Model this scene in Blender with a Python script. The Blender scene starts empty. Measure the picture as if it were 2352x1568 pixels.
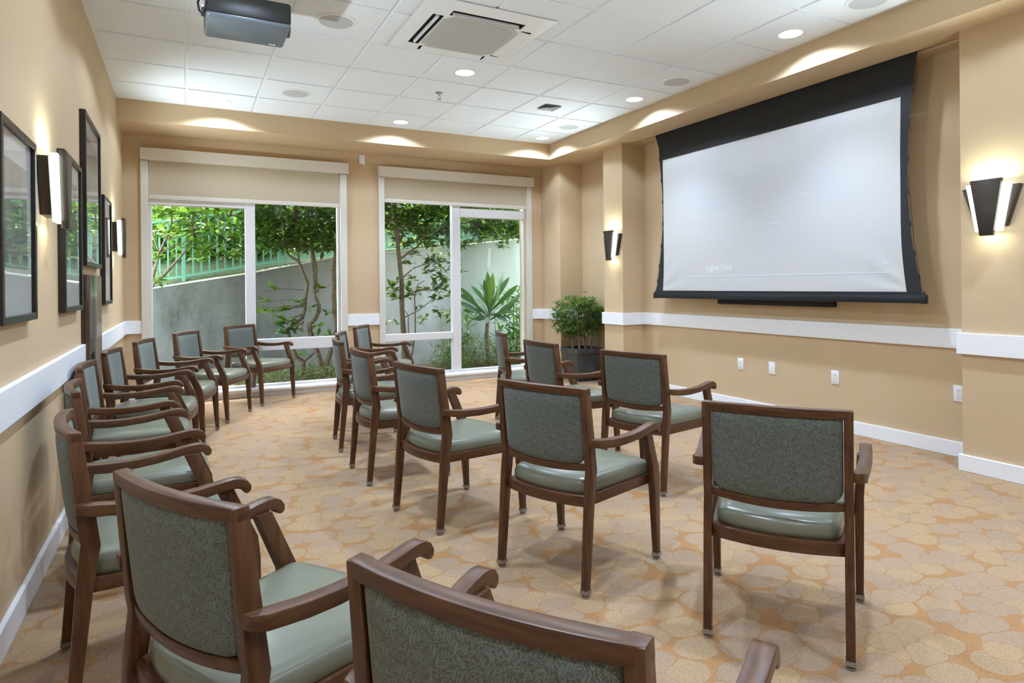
import bpy, bmesh, math, random
from mathutils import Vector, Matrix, Euler
PI = math.pi
random.seed(7)
S = bpy.context.scene
C = S.collection

# ------------------------------------------------------------------ materials
def new_mat(name):
    m = bpy.data.materials.new(name); m.use_nodes = True
    nt = m.node_tree; nt.nodes.clear()
    out = nt.nodes.new('ShaderNodeOutputMaterial')
    return m, nt, out

class NB:
    """small node builder"""
    def __init__(s, nt): s.nt = nt
    def n(s, t, **kw):
        nd = s.nt.nodes.new(t)
        for k, v in kw.items(): setattr(nd, k, v)
        return nd
    def l(s, a, b): s.nt.links.new(a, b)
    def val(s, sock, v):
        if isinstance(v, bpy.types.NodeSocket): s.l(v, sock)
        else: sock.default_value = v
    def math(s, op, a, b=None, c=None):
        nd = s.n('ShaderNodeMath', operation=op)
        s.val(nd.inputs[0], a)
        if b is not None: s.val(nd.inputs[1], b)
        if c is not None: s.val(nd.inputs[2], c)
        return nd.outputs[0]
    def mix(s, fac, a, b):
        nd = s.n('ShaderNodeMix', data_type='RGBA')
        s.val(nd.inputs[0], fac); s.val(nd.inputs[6], a); s.val(nd.inputs[7], b)
        return nd.outputs[2]
    def obj(s): return s.n('ShaderNodeTexCoord').outputs['Object']
    def mapping(s, vec, scale=(1, 1, 1), rot=(0, 0, 0), loc=(0, 0, 0)):
        nd = s.n('ShaderNodeMapping'); s.l(vec, nd.inputs[0])
        nd.inputs['Scale'].default_value = scale; nd.inputs['Rotation'].default_value = rot
        nd.inputs['Location'].default_value = loc
        return nd.outputs[0]
    def noise(s, vec, scale, detail=3, rough=.5):
        nd = s.n('ShaderNodeTexNoise'); 
        if vec is not None: s.l(vec, nd.inputs['Vector'])
        nd.inputs['Scale'].default_value = scale; nd.inputs['Detail'].default_value = detail
        nd.inputs['Roughness'].default_value = rough
        return nd.outputs['Fac']
    def ramp(s, fac, stops):
        nd = s.n('ShaderNodeValToRGB'); s.l(fac, nd.inputs[0])
        e = nd.color_ramp.elements
        while len(e) < len(stops): e.new(.5)
        for i, (p, c) in enumerate(stops):
            e[i].position = p; e[i].color = (c[0], c[1], c[2], 1)
        return nd.outputs[0]
    def bsdf(s, out, col, rough=.5, metal=0, spec=.5, bump=None, bstr=.2, bdist=.01, coat=0, sheen=0):
        p = s.n('ShaderNodeBsdfPrincipled')
        s.val(p.inputs['Base Color'], col if isinstance(col, bpy.types.NodeSocket) else (*col, 1))
        s.val(p.inputs['Roughness'], rough); p.inputs['Metallic'].default_value = metal
        p.inputs['Specular IOR Level'].default_value = spec
        p.inputs['Coat Weight'].default_value = coat
        p.inputs['Sheen Weight'].default_value = sheen
        if bump is not None:
            b = s.n('ShaderNodeBump'); s.l(bump, b.inputs['Height'])
            b.inputs['Strength'].default_value = bstr; b.inputs['Distance'].default_value = bdist
            s.l(b.outputs[0], p.inputs['Normal'])
        if out is not None: s.l(p.outputs[0], out.inputs[0])
        return p

def simple(name, col, rough=.5, metal=0, spec=.5, nscale=0, namt=.06, bstr=0, coat=0):
    m, nt, out = new_mat(name); b = NB(nt)
    c = col; bump = None
    if nscale:
        f = b.noise(b.obj(), nscale, 4)
        lo = tuple(max(0, v*(1-namt)) for v in col); hi = tuple(min(1, v*(1+namt)) for v in col)
        c = b.ramp(f, [(.3, lo), (.7, hi)])
        if bstr: bump = f
    b.bsdf(out, c, rough, metal, spec, bump, bstr, .004, coat)
    return m

def emit(name, col, strength):
    m, nt, out = new_mat(name); b = NB(nt)
    e = b.n('ShaderNodeEmission'); e.inputs[0].default_value = (*col, 1); e.inputs[1].default_value = strength
    b.l(e.outputs[0], out.inputs[0])
    return m

WALLC = (.575, .43, .272)
M = {}
M['wall'] = simple('wall_paint', WALLC, .75, spec=.25, nscale=140, namt=.035, bstr=.12)
M['white'] = simple('white_paint', (.85, .865, .90), .38, spec=.4, nscale=60, namt=.02)
M['cream'] = simple('cream_aluminium', (.66, .62, .55), .45, nscale=80, namt=.02)
M['frame_white'] = simple('window_frame_white', (.72, .71, .72), .4, nscale=80, namt=.02)
M['plate'] = simple('switch_plate_plastic', (.8, .8, .82), .35)
M['slot'] = simple('dark_slot', (.03, .03, .03), .6)
M['black'] = simple('black_plastic', (.012, .011, .011), .42)
M['blackgloss'] = simple('projector_underside', (.10, .125, .15), .3, spec=.8)  # window glare put into the base colour, bluer and lighter than the black casing
M['screen_black'] = simple('screen_black_fabric', (.012, .012, .014), .7, nscale=900, namt=.6)
M['bar'] = simple('screen_bar_metal', (.016, .02, .024), .4, metal=.3)
M['pic_frame'] = simple('picture_frame_wood', (.014, .010, .009), .33, nscale=40, namt=.3)
M['bronze'] = simple('sconce_bronze', (.055, .042, .033), .38, metal=.35, nscale=300, namt=.1)
M['mat'] = simple('picture_mat', (.80, .80, .79), .6)
M['grille'] = simple('speaker_grille', (.53, .55, .58), .7, nscale=500, namt=.12)
M['acwhite'] = simple('ac_panel_plastic', (.84, .88, .93), .42)
M['acgrille'] = simple('ac_grille_mesh', (.47, .48, .48), .7, nscale=600, namt=.15)
M['acdark'] = simple('ac_slot_dark', (.035, .022, .018), .6)
M['metal'] = simple('brushed_metal', (.5, .5, .5), .3, metal=1)
M['glide'] = simple('glide_metal', (.34, .32, .3), .25, metal=.7)
M['pot'] = simple('slate_planter', (.05, .052, .056), .42, nscale=9, namt=.5, bstr=.1)
M['soil'] = simple('soil', (.05, .035, .02), .9, nscale=40, namt=.6, bstr=.8)
M['bark'] = simple('tree_bark', (.10, .078, .045), .85, nscale=28, namt=.5, bstr=.7)
M['barkpale'] = simple('pale_bark', (.28, .23, .16), .8, nscale=30, namt=.3, bstr=.4)
M['stem'] = simple('plant_stem', (.16, .17, .06), .7, nscale=30, namt=.3)
M['cabinet'] = simple('cabinet_dark_wood', (.075, .03, .014), .3, nscale=20, namt=.3)
M['cabinet_door'] = simple('cabinet_door_gloss', (.06, .035, .022), .16, spec=.7, nscale=20, namt=.3)
M['fence'] = simple('green_painted_steel', (.06, .17, .11), .45)
M['cap'] = simple('wall_cap_concrete', (.62, .62, .58), .8, nscale=20, namt=.15)

def wood(name, stretch):
    m, nt, out = new_mat(name); b = NB(nt)
    v = b.mapping(b.obj(), scale=stretch)
    f = b.noise(v, 1.0, 6, .62)
    c = b.ramp(f, [(.28, (.042, .0155, .007)), (.5, (.084, .033, .0125)), (.72, (.138, .058, .0225))])
    b.bsdf(out, c, .36, spec=.5, bump=f, bstr=.05, bdist=.002)
    return m
M['wood_z'] = wood('walnut_upright', (70, 70, 7))
M['wood_y'] = wood('walnut_arm', (70, 7, 70))
M['wood_x'] = wood('walnut_rail', (7, 70, 70))

# sage vinyl seat
m, nt, out = new_mat('sage_vinyl'); b = NB(nt)
f = b.noise(b.obj(), 420, 2)
b.bsdf(out, (.175, .18, .132), .27, spec=.5, bump=f, bstr=.06, bdist=.0006)
M['vinyl'] = m

# grass-blade upholstery
m, nt, out = new_mat('grass_blade_fabric'); b = NB(nt)
sx = b.n('ShaderNodeSeparateXYZ'); b.l(b.obj(), sx.inputs[0])
cx = b.n('ShaderNodeCombineXYZ'); b.l(sx.outputs[0], cx.inputs[0]); b.l(sx.outputs[2], cx.inputs[1])
flat = cx.outputs[0]
wv = b.noise(flat, 900, 1)
base = b.ramp(wv, [(.3, (.125, .16, .148)), (.7, (.18, .22, .205))])
LINE = (.062, .043, .025, 1)
col = base
def blade_layer(col, k, ang, scale, asp):
    """one layer of outlined grass blades laid over the layers below"""
    rt = b.mapping(flat, rot=(0, 0, ang)); st = b.mapping(rt, scale=(1, asp, 1), loc=(k*.37, k*.71, 0))
    v = b.n('ShaderNodeTexVoronoi', voronoi_dimensions='2D', distance='MINKOWSKI'); b.l(st, v.inputs['Vector'])
    v.inputs['Scale'].default_value = scale; v.inputs['Exponent'].default_value = 1.35; v.inputs['Randomness'].default_value = .9
    sp = b.n('ShaderNodeSeparateColor'); b.l(v.outputs['Color'], sp.inputs[0])
    r = b.math('MULTIPLY_ADD', sp.outputs[0], .30, .22)
    q = b.math('SUBTRACT', r, v.outputs['Distance'])
    ins = b.math('GREATER_THAN', q, 0); ring = b.math('MULTIPLY', ins, b.math('LESS_THAN', q, .085))
    tone = b.mix(b.math('MULTIPLY', sp.outputs[1], .25), base, (.09, .11, .10, 1))
    col = b.mix(ins, col, tone)
    return b.mix(b.math('MULTIPLY', ring, .85), col, LINE)
for k, ang in enumerate((.2, 1.75, 2.6, .9, 3.0, 1.3, 2.15, .55, 2.85, 1.1, 1.95)): col = blade_layer(col, k, ang, 25+2*(k % 4), 5.8)
b.bsdf(out, col, .8, spec=.25, bump=wv, bstr=.1, bdist=.001, sheen=.15)
M['fabric'] = m

# carpet : overlapping pebble ovals on an orange ground
m, nt, out = new_mat('pebble_carpet'); b = NB(nt)
o = b.obj()
nz = b.n('ShaderNodeTexNoise'); b.l(o, nz.inputs['Vector']); nz.inputs['Scale'].default_value = 5
va = b.n('ShaderNodeVectorMath', operation='MULTIPLY_ADD'); b.l(nz.outputs['Color'], va.inputs[0])
va.inputs[1].default_value = (.035, .035, 0); b.l(o, va.inputs[2])
fine = b.noise(o, 150, 4, .8)
def cells(scale, off, rot, gap, rmax):
    mp = b.mapping(va.outputs[0], scale=(1, 1.22, 1), loc=off, rot=(0, 0, rot))
    v = b.n('ShaderNodeTexVoronoi', voronoi_dimensions='2D'); e = b.n('ShaderNodeTexVoronoi', voronoi_dimensions='2D', feature='DISTANCE_TO_EDGE')
    for q in (v, e):
        b.l(mp, q.inputs['Vector']); q.inputs['Scale'].default_value = scale; q.inputs['Randomness'].default_value = .82
    sp = b.n('ShaderNodeSeparateColor'); b.l(v.outputs['Color'], sp.inputs[0])
    # rounded packed ovals : away from the cell edge and within a radius of the cell centre
    q = b.math('SMOOTH_MIN', b.math('SUBTRACT', e.outputs['Distance'], gap), b.math('SUBTRACT', rmax, v.outputs['Distance']), .16)
    q = b.math('ADD', q, b.math('MULTIPLY_ADD', fine, .09, -.045))
    return q, sp.outputs[1], sp.outputs[0]
def pal(r): return b.ramp(r, [(.0, (.37, .252, .165)), (.40, (.395, .268, .170)), (.60, (.425, .284, .162)), (1., (.44, .290, .145))])
qA, rA, sA = cells(7.0, (.31, .73, 0), .25, -.012, .60)
insA = b.math('GREATER_THAN', qA, 0); ringA = b.math('MULTIPLY', insA, b.math('LESS_THAN', qA, .022))
qB, rB, sB = cells(5.6, (4.7, 2.9, 0), -.3, .03, .42)
pick = b.math('GREATER_THAN', sB, .62)
insB = b.math('MULTIPLY', pick, b.math('GREATER_THAN', qB, 0)); ringB = b.math('MULTIPLY', insB, b.math('LESS_THAN', qB, .022))
tan1 = tan2 = None
bg = (.43, .215, .072, 1)
wav = b.n('ShaderNodeTexWave', wave_type='BANDS', bands_direction='DIAGONAL'); b.l(o, wav.inputs['Vector'])
wav.inputs['Scale'].default_value = 55; wav.inputs['Distortion'].default_value = 5; wav.inputs['Detail'].default_value = 2
bgc = b.mix(b.math('MULTIPLY', wav.outputs['Fac'], .55), bg, (.31, .14, .04, 1))
c = b.mix(insA, bgc, pal(rA)); c = b.mix(b.math('MULTIPLY', ringA, .75), c, (.32, .155, .055, 1))
c = b.mix(insB, c, pal(rB)); c = b.mix(b.math('MULTIPLY', ringB, .75), c, (.32, .155, .055, 1))
pile = b.noise(o, 95, 3, .75)
spk = b.math('MINIMUM', b.math('MAXIMUM', b.math('MULTIPLY_ADD', pile, 4.0, -1.5), 0), 1)
c = b.mix(b.math('MULTIPLY', spk, .42), c, (.22, .135, .08, 1))
spl = b.math('MINIMUM', b.math('MAXIMUM', b.math('MULTIPLY_ADD', fine, 4.0, -1.9), 0), 1)
c = b.mix(b.math('MULTIPLY', spl, .35), c, (.62, .50, .36, 1))
b.bsdf(out, c, .95, spec=.1, bump=fine, bstr=.5, bdist=.006, sheen=.1)
M['carpet'] = m

# ceiling tile
m, nt, out = new_mat('ceiling_tile'); b = NB(nt)
f = b.noise(b.obj(), 190, 3, .7)
c = b.ramp(f, [(.35, (.79, .84, .90)), (.62, (.86, .91, .97))])
b.bsdf(out, c, .9, spec=.1, bump=f, bstr=.25, bdist=.003)
M['tile'] = m
M['tbar'] = simple('ceiling_grid_metal', (.86, .90, .96), .4)

# concrete garden wall
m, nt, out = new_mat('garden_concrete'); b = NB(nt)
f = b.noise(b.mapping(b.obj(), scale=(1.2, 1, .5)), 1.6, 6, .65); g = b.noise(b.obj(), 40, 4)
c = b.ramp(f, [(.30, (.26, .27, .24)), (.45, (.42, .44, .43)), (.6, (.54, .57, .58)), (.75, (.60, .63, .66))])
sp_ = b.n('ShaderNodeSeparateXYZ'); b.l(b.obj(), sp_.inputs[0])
shade_l = b.math('MULTIPLY', b.math('SMOOTH_MIN', b.math('MAXIMUM', b.math('MULTIPLY_ADD', sp_.outputs[0], -.55, 1.5), 0), 1, .2), b.math('MULTIPLY_ADD', f, .9, .45))
shade_r = b.math('MULTIPLY', b.math('SMOOTH_MIN', b.math('MAXIMUM', b.math('MULTIPLY_ADD', sp_.outputs[0], 1.6, -5.4), 0), 1, .2), b.math('MULTIPLY_ADD', f, .7, .45))
c = b.mix(shade_r, c, (.13, .16, .125, 1))  # shade over the right end painted into the concrete colour
c = b.mix(shade_l, c, (.026, .031, .021, 1))  # tree shade over the left end painted in, broken up by stain blotches
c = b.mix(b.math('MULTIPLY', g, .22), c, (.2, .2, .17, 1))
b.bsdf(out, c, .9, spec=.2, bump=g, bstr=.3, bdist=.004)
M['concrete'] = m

def leafmat(name, cols, rough=.38, trans=.35):
    m, nt, out = new_mat(name); b = NB(nt)
    geo = b.n('ShaderNodeNewGeometry')
    c = b.ramp(geo.outputs['Random Per Island'], [(i/(len(cols)-1), cc) for i, cc in enumerate(cols)])
    p = b.bsdf(None, c, rough, spec=.5)
    t = b.n('ShaderNodeBsdfTranslucent')
    tc = b.mix(.4, c, (.35, .5, .04, 1)); b.l(tc, t.inputs[0])
    mx = b.n('ShaderNodeMixShader'); mx.inputs[0].default_value = trans
    b.l(p.outputs[0], mx.inputs[1]); b.l(t.outputs[0], mx.inputs[2]); b.l(mx.outputs[0], out.inputs[0])
    return m
M['leaf_tree'] = leafmat('tree_leaf', [(.008, .036, .003), (.014, .075, .006), (.028, .125, .009), (.014, .055, .008), (.075, .22, .014)], .45, .42)
M['leaf_far'] = leafmat('hedge_leaf', [(.015, .05, .008), (.06, .16, .015), (.14, .30, .03), (.30, .46, .08)], .5, .5)
M['leaf_cordy'] = leafmat('cordyline_leaf', [(.008, .045, .008), (.015, .08, .012), (.04, .15, .02)], .5, .25)
M['leaf_bright'] = leafmat('bright_leaf', [(.025, .11, .012), (.05, .18, .02), (.11, .29, .035)], .35, .4)
M['leaf_pot'] = leafmat('pot_leaf', [(.035, .10, .015), (.08, .20, .03), (.17, .31, .06), (.32, .44, .15)], .35, .3)
M['leaf_ground'] = leafmat('groundcover_leaf', [(.02, .05, .012), (.05, .11, .025), (.10, .09, .03), (.13, .20, .05)], .5, .3)
M['litter'] = simple('garden_soil_litter', (.13, .085, .04), .95, nscale=25, namt=.7, bstr=1)
M['gravel'] = simple('pale_gravel', (.5, .5, .5), .9, nscale=60, namt=.5, bstr=1)

# window glass and picture glass : clear sheet with Fresnel reflection
def glassmat(name, tint, ior=1.5):
    m, nt, out = new_mat(name); b = NB(nt)
    gm = b.n('ShaderNodeNewGeometry')
    fr = b.n('ShaderNodeFresnel'); b.l(b.math('MULTIPLY_ADD', gm.outputs['Backfacing'], 1/ior-ior, ior), fr.inputs[0])
    t = b.n('ShaderNodeBsdfTransparent'); t.inputs[0].default_value = (*tint, 1)
    g = b.n('ShaderNodeBsdfGlossy'); g.inputs['Roughness'].default_value = 0.0
    mx = b.n('ShaderNodeMixShader'); b.l(fr.outputs[0], mx.inputs[0])
    b.l(t.outputs[0], mx.inputs[1]); b.l(g.outputs[0], mx.inputs[2]); b.l(mx.outputs[0], out.inputs[0])
    return m
M['glass'] = glassmat('window_glass', (.97, .99, .98), 1.3)
M['picglass'] = glassmat('picture_glass', (.98, .98, .98))

# blurred monochrome photographs
def printmat(name, off):
    m, nt, out = new_mat(name); b = NB(nt)
    f = b.noise(b.mapping(b.obj(), scale=(3.2, 1, 2.2), loc=off), 1.5, 3, .5)
    c = b.ramp(f, [(.3, (.14, .14, .14)), (.48, (.30, .30, .29)), (.58, (.38, .38, .37)), (.75, (.52, .52, .5))])
    b.bsdf(out, c, .5)
    return m

# projection screen fabric with a faint washed-out film picture
m, nt, out = new_mat('screen_white_fabric'); b = NB(nt)
f = b.noise(b.obj(), 1.3, 2)
c = b.ramp(f, [(.38, (.47, .475, .49)), (.62, (.49, .48, .47))])
p = b.bsdf(out, c, .8, spec=.15)
p.inputs['Emission Color'].default_value = (.8, .88, 1, 1); p.inputs['Emission Strength'].default_value = .06
M['screen'] = m
m, nt, out = new_mat('projected_lettering'); b = NB(nt)
p = b.bsdf(out, (.54, .57, .61), .8, spec=.1)
p.inputs['Emission Color'].default_value = (.75, .9, 1, 1); p.inputs['Emission Strength'].default_value = .16
M['caption'] = m
m, nt, out = new_mat('projected_faint'); b = NB(nt)
p = b.bsdf(out, (.50, .515, .545), .8, spec=.1)
p.inputs['Emission Color'].default_value = (.75, .85, 1, 1); p.inputs['Emission Strength'].default_value = .09
M['caption_faint'] = m
m, nt, out = new_mat('blind_cloth'); b = NB(nt)
f = b.noise(b.obj(), 300, 2)
c = b.ramp(f, [(.3, (.48, .405, .295)), (.7, (.535, .455, .335))])
p = b.bsdf(None, c, .85, spec=.1)
t = b.n('ShaderNodeBsdfTranslucent'); t.inputs[0].default_value = (.5, .42, .3, 1)
mx = b.n('ShaderNodeMixShader'); mx.inputs[0].default_value = .06
b.l(p.outputs[0], mx.inputs[1]); b.l(t.outputs[0], mx.inputs[2]); b.l(mx.outputs[0], out.inputs[0])
M['cloth'] = m
M['lamp_glow'] = emit('downlight_lamp', (1, .98, .96), 4)
M['reflector'] = simple('downlight_reflector', (.85, .85, .86), .25)
M['sconce_glow'] = emit('sconce_acrylic_lit', (.86, 1, .92), 3.5)
M['led'] = emit('blue_led', (.25, .2, 1), 4)

# ------------------------------------------------------------------ mesh helpers
class MB:
    def __init__(s): s.bm = bmesh.new()
    def box(s, x0, x1, y0, y1, z0, z1):
        v = [s.bm.verts.new((x, y, z)) for z in (z0, z1) for y in (y0, y1) for x in (x0, x1)]
        for q in ((0, 2, 3, 1), (4, 5, 7, 6), (0, 1, 5, 4), (2, 6, 7, 3), (0, 4, 6, 2), (1, 3, 7, 5)):
            s.bm.faces.new([v[i] for i in q])
        return v
    def prism(s, poly, axis, a0, a1):
        """poly: 2D points in the plane across `axis` (x:(y,z)  y:(x,z)  z:(x,y))"""
        def P(p, a):
            return {'x': (a, p[0], p[1]), 'y': (p[0], a, p[1]), 'z': (p[0], p[1], a)}[axis]
        va = [s.bm.verts.new(P(p, a0)) for p in poly]; vb = [s.bm.verts.new(P(p, a1)) for p in poly]
        n = len(poly)
        s.bm.faces.new(va[::-1]); s.bm.faces.new(vb)
        for i in range(n): s.bm.faces.new((va[i], va[(i+1) % n], vb[(i+1) % n], vb[i]))
        return va+vb
    def loft(s, loops, cap0=True, cap1=True, close=True):
        L = [[s.bm.verts.new(p) for p in lp] for lp in loops]
        n = len(loops[0])
        for a, b_ in zip(L[:-1], L[1:]):
            for i in range(n if close else n-1):
                s.bm.faces.new((a[i], a[(i+1) % n], b_[(i+1) % n], b_[i]))
        if cap0: s.bm.faces.new(L[0][::-1])
        if cap1: s.bm.faces.new(L[-1])
        return [v for l in L for v in l]
    def tube(s, pts, radii, n=8):
        pts = [Vector(p) for p in pts]
        if not isinstance(radii, (list, tuple)): radii = [radii]*len(pts)
        loops = []; a = None
        for i, p in enumerate(pts):
            d = (pts[min(i+1, len(pts)-1)]-pts[max(i-1, 0)]).normalized()
            if a is None:
                a = d.cross(Vector((.123, .31, .94)))
                if a.length < .15: a = d.cross(Vector((1, 0, 0)))
            else: a = a-d*a.dot(d)
            a.normalize(); c = d.cross(a)
            loops.append([p+(a*math.cos(2*PI*k/n)+c*math.sin(2*PI*k/n))*radii[i] for k in range(n)])
        return s.loft(loops)
    def lathe(s, prof, n=32, cx=0, cy=0):
        """prof: (r,z) list"""
        loops = [[(cx+r*math.cos(2*PI*k/n), cy+r*math.sin(2*PI*k/n), z) for k in range(n)] for r, z in prof]
        return s.loft(loops)
    def done(s, name, mat, parent=None, bevel=0, seg=2, ang=35, smooth=True, props=None, recalc=True):
        bm = s.bm
        if recalc: bmesh.ops.recalc_face_normals(bm, faces=bm.faces)
        if bevel:
            ed = [e for e in bm.edges if len(e.link_faces) == 2 and e.calc_face_angle(0) > math.radians(40)]
            if ed: bmesh.ops.bevel(bm, geom=ed, offset=bevel, segments=seg, affect='EDGES', profile=.5, clamp_overlap=True)
        me = bpy.data.meshes.new(name)
        if smooth:
            for f in bm.faces: f.smooth = True
            for e in bm.edges:
                if len(e.link_faces) == 2 and e.calc_face_angle(0) > math.radians(ang): e.smooth = False
        bm.to_mesh(me); bm.free()
        return link(name, me, mat, parent, props)

def link(name, me, mat, parent=None, props=None):
    o = bpy.data.objects.new(name, me); C.objects.link(o)
    if mat is not None: me.materials.append(mat)
    if parent is not None: o.parent = parent
    for k, v in (props or {}).items(): o[k] = v
    return o
def thing(name, label, cat, loc=(0, 0, 0), rz=0, group=None):
    o = bpy.data.objects.new(name, None); C.objects.link(o); o.empty_display_size = .1
    o.location = loc; o.rotation_euler = (0, 0, rz)
    o['label'] = label; o['category'] = cat
    if group: o['group'] = group
    return o
def tag(o, label, cat, group=None, kind=None):
    o['label'] = label; o['category'] = cat
    if group: o['group'] = group
    if kind: o['kind'] = kind
    return o
def struct(o): o['kind'] = 'structure'; return o
def dup(root, loc, rz, label, group=None):
    r = root.copy(); C.objects.link(r); r.location = loc; r.rotation_euler = (0, 0, rz); r['label'] = label
    if group: r['group'] = group
    def rec(src, dst):
        for ch in list(src.children):
            c = ch.copy(); C.objects.link(c); c.parent = dst
            rec(ch, c)
    rec(root, r)
    return r
def rounded(pts, rad, seg=5):
    out = []; n = len(pts)
    for i in range(n):
        p = Vector(pts[i]); a = Vector(pts[i-1])-p; c = Vector(pts[(i+1) % n])-p
        r = rad[i] if isinstance(rad, (list, tuple)) else rad
        if r <= 0: out.append(tuple(p)); continue
        a.normalize(); c.normalize()
        p0 = p+a*r; p1 = p+c*r
        for k in range(seg+1):
            t = k/seg; q = p0*(1-t)**2+p*2*t*(1-t)+p1*t*t
            out.append((q.x, q.y))
    return out

# ------------------------------------------------------------------ room shell
XL, XT, YT, YW = -.573, 4.27, 7.16, 7.80
XP, XR = 4.535, 4.857
ZC, ZS, YB = 3.09, 2.885, -2.6
RIGHT = [(4.501, YW), (4.501, 7.295), (XR, 7.295), (XR, 6.34), (XP, 6.34), (XP, 5.969), (XR, 5.969), (XR, 2.347), (XP, 2.347), (XP, YB)]
b_ = MB(); b_.box(XL-.15, 5.1, YB-.1, 7.95, -.12, 0); struct(b_.done('floor', M['carpet'], smooth=False))
b_ = MB(); b_.box(XL-.15, XL, YB, 7.95, 0, 3.3); struct(b_.done('wall_left', M['wall'], smooth=False))
b_ = MB(); b_.box(XL-.15, 5.1, YB-.15, YB, 0, 3.3); struct(b_.done('wall_near', M['wall'], smooth=False))
b_ = MB(); b_.prism(RIGHT+[(5.1, YB), (5.1, 7.95), (4.501, 7.95)], 'z', 0, 3.3); struct(b_.done('wall_right', M['wall'], smooth=False))
W1 = (-.34, 1.68); W2 = (2.20, 4.23); ZH = 2.61
b_ = MB()
for x0, x1 in ((XL, W1[0]), (W1[1], W2[0]), (W2[1], 4.501)): b_.box(x0, x1, YW, 7.95, 0, 3.3)
for x0, x1 in (W1, W2): b_.box(x0, x1, YW, 7.95, ZH, 3.3); b_.box(x0, x1, YW, 7.95, 0, .05)
struct(b_.done('wall_far', M['wall'], smooth=False))
# soffit round the tray ceiling, with the slot the screen drops through
b_ = MB()
b_.box(XL, XT, YT, YW, ZS, 3.3)
b_.box(XT, 4.65, YB, YW, ZS, 3.3)
b_.box(4.65, 4.72, YB, 2.44, ZS, 3.3); b_.box(4.65, 4.72, 5.83, YW, ZS, 3.3)
b_.box(4.72, XR, YB, YW, ZS, 3.3)
struct(b_.done('ceiling_soffit', M['wall'], smooth=False))

# ceiling : grid of bars with tiles dropped a little below
T = .6096; GX, GY = .028, 7.171
LIGHTS = [(x, y) for y in (6.866, 5.037, 3.208, 1.38, -.45) for x in (.333, 2.162, 3.990)]
SPEAK = [(.945, 6.27), (.945, 4.45), (3.99, 6.25), (3.99, 4.43), (3.99, 2.61)]
holes = {}
for x, y in LIGHTS: holes[(x, y)] = .079
b_ = MB(); bm = b_.bm
TZ = ZC-.008
def tile(cx, cy, h, xmin, xmax, ymin, ymax):
    x0, x1, y0, y1 = max(cx-h, xmin), min(cx+h, xmax), max(cy-h, ymin), min(cy+h, ymax)
    if x1-x0 < .01 or y1-y0 < .01: return
    hole = None
    for (hx, hy), r in holes.items():
        if x0 < hx < x1 and y0 < hy < y1: hole = (hx, hy, r)
    lo = [(x0, y0), (x1, y0), (x1, y1), (x0, y1)]
    vt = [bm.verts.new((*p, ZC)) for p in lo]; vb = [bm.verts.new((*p, TZ)) for p in lo]
    for i in range(4): bm.faces.new((vt[i], vt[(i+1) % 4], vb[(i+1) % 4], vb[i]))
    if not hole: bm.faces.new(vb); return
    hx, hy, r = hole; n = 32
    ring = [bm.verts.new((hx+r*math.cos(2*PI*(k+.5)/n-3*PI/4), hy+r*math.sin(2*PI*(k+.5)/n-3*PI/4), TZ)) for k in range(n)]
    q = n//4
    for s_ in range(4):
        for k in range(q-1): bm.faces.new((vb[s_], ring[s_*q+k], ring[s_*q+k+1])) if k < q//2 else bm.faces.new((vb[(s_+1) % 4], ring[s_*q+k], ring[s_*q+k+1]))
        bm.faces.new((vb[s_], ring[s_*q+q//2], vb[(s_+1) % 4]))
        bm.faces.new((vb[(s_+1) % 4], ring[s_*q+q-1], ring[((s_+1)*q) % n]))
for i in range(-2, 8):
    for j in range(-1, 17):
        tile(GX+(i+.5)*T, GY-(j+.5)*T, .292, XL+.022, XT-.022, YB, YT-.022)
tiles = b_.done('ceiling', M['tile'], smooth=False)
struct(tiles)
b_ = MB(); bm = b_.bm
xs = [XL]+[GX+k*T+s for k in range(0, 8) for s in (-.0124, .0124) if XL < GX+k*T+s < XT]+[XT]
b_.box(XL, XT, YB, YT, ZC+.16, ZC+.2)
for k in range(-1, 8):
    x = GX+k*T
    b_.box(max(XL, x-.0124), min(XT, x+.0124), YB, YT, ZC, ZC+.04)
for j in range(-1, 17):
    y = GY-j*T; y1 = min(YT, y+.0124); y0 = max(YB, y-.0124)
    if y1 > y0: b_.box(XL, XT, y0, y1, ZC+.0005, ZC+.04)
b_.box(XL, XL+.024, YB, YT-.024, ZC-.004, ZC+.04); b_.box(XT-.024, XT, YB, YT-.024, ZC-.004, ZC+.04); b_.box(XL, XT, YT-.024, YT, ZC-.004, ZC+.04)
struct(b_.done('trim_1', M['tbar'], tiles, smooth=False))

# chair rail and baseboards : mitred strips along wall paths
def strip(path, t, z0, z1):
    """room lies on the right of the path"""
    P = [Vector(p) for p in path]; inner = []
    for i, p in enumerate(P):
        d0 = (P[i]-P[i-1]).normalized() if i else (P[1]-P[0]).normalized()
        d1 = (P[i+1]-P[i]).normalized() if i < len(P)-1 else d0
        n0 = Vector((d0.y, -d0.x)); n1 = Vector((d1.y, -d1.x))
        mdir = n0+n1; mdir = mdir/(1+n0.dot(n1))
        inner.append(p+mdir*t)
    loops = [[(a.x, a.y, z0), (c.x, c.y, z0), (c.x, c.y, z1), (a.x, a.y, z1)] for a, c in zip(P, inner)]
    return loops
def run(name, paths, t, z0, z1, bev=.003):
    b_ = MB()
    for p in paths: b_.loft(strip(p, t, z0, z1))
    return struct(b_.done(name, M['white'], bevel=bev, seg=1))
LA = [(XL, YB), (XL, 4.70)]; LB = [(XL, 5.40), (XL, YW), (-.412, YW)]
run('trim_2', [LA, LB, [(1.757, YW), (2.163, YW)], [(4.325, YW)]+RIGHT], .024, .765, .905)
run('baseboard_left', [LA, [(XL, 5.40), (XL, YW), (-.43, YW)]], .02, 0, .107)
run('baseboard_far', [[(1.79, YW), (2.13, YW)]], .02, 0, .107)
run('baseboard_right', [[(4.36, YW)]+RIGHT], .02, 0, .107)

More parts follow.
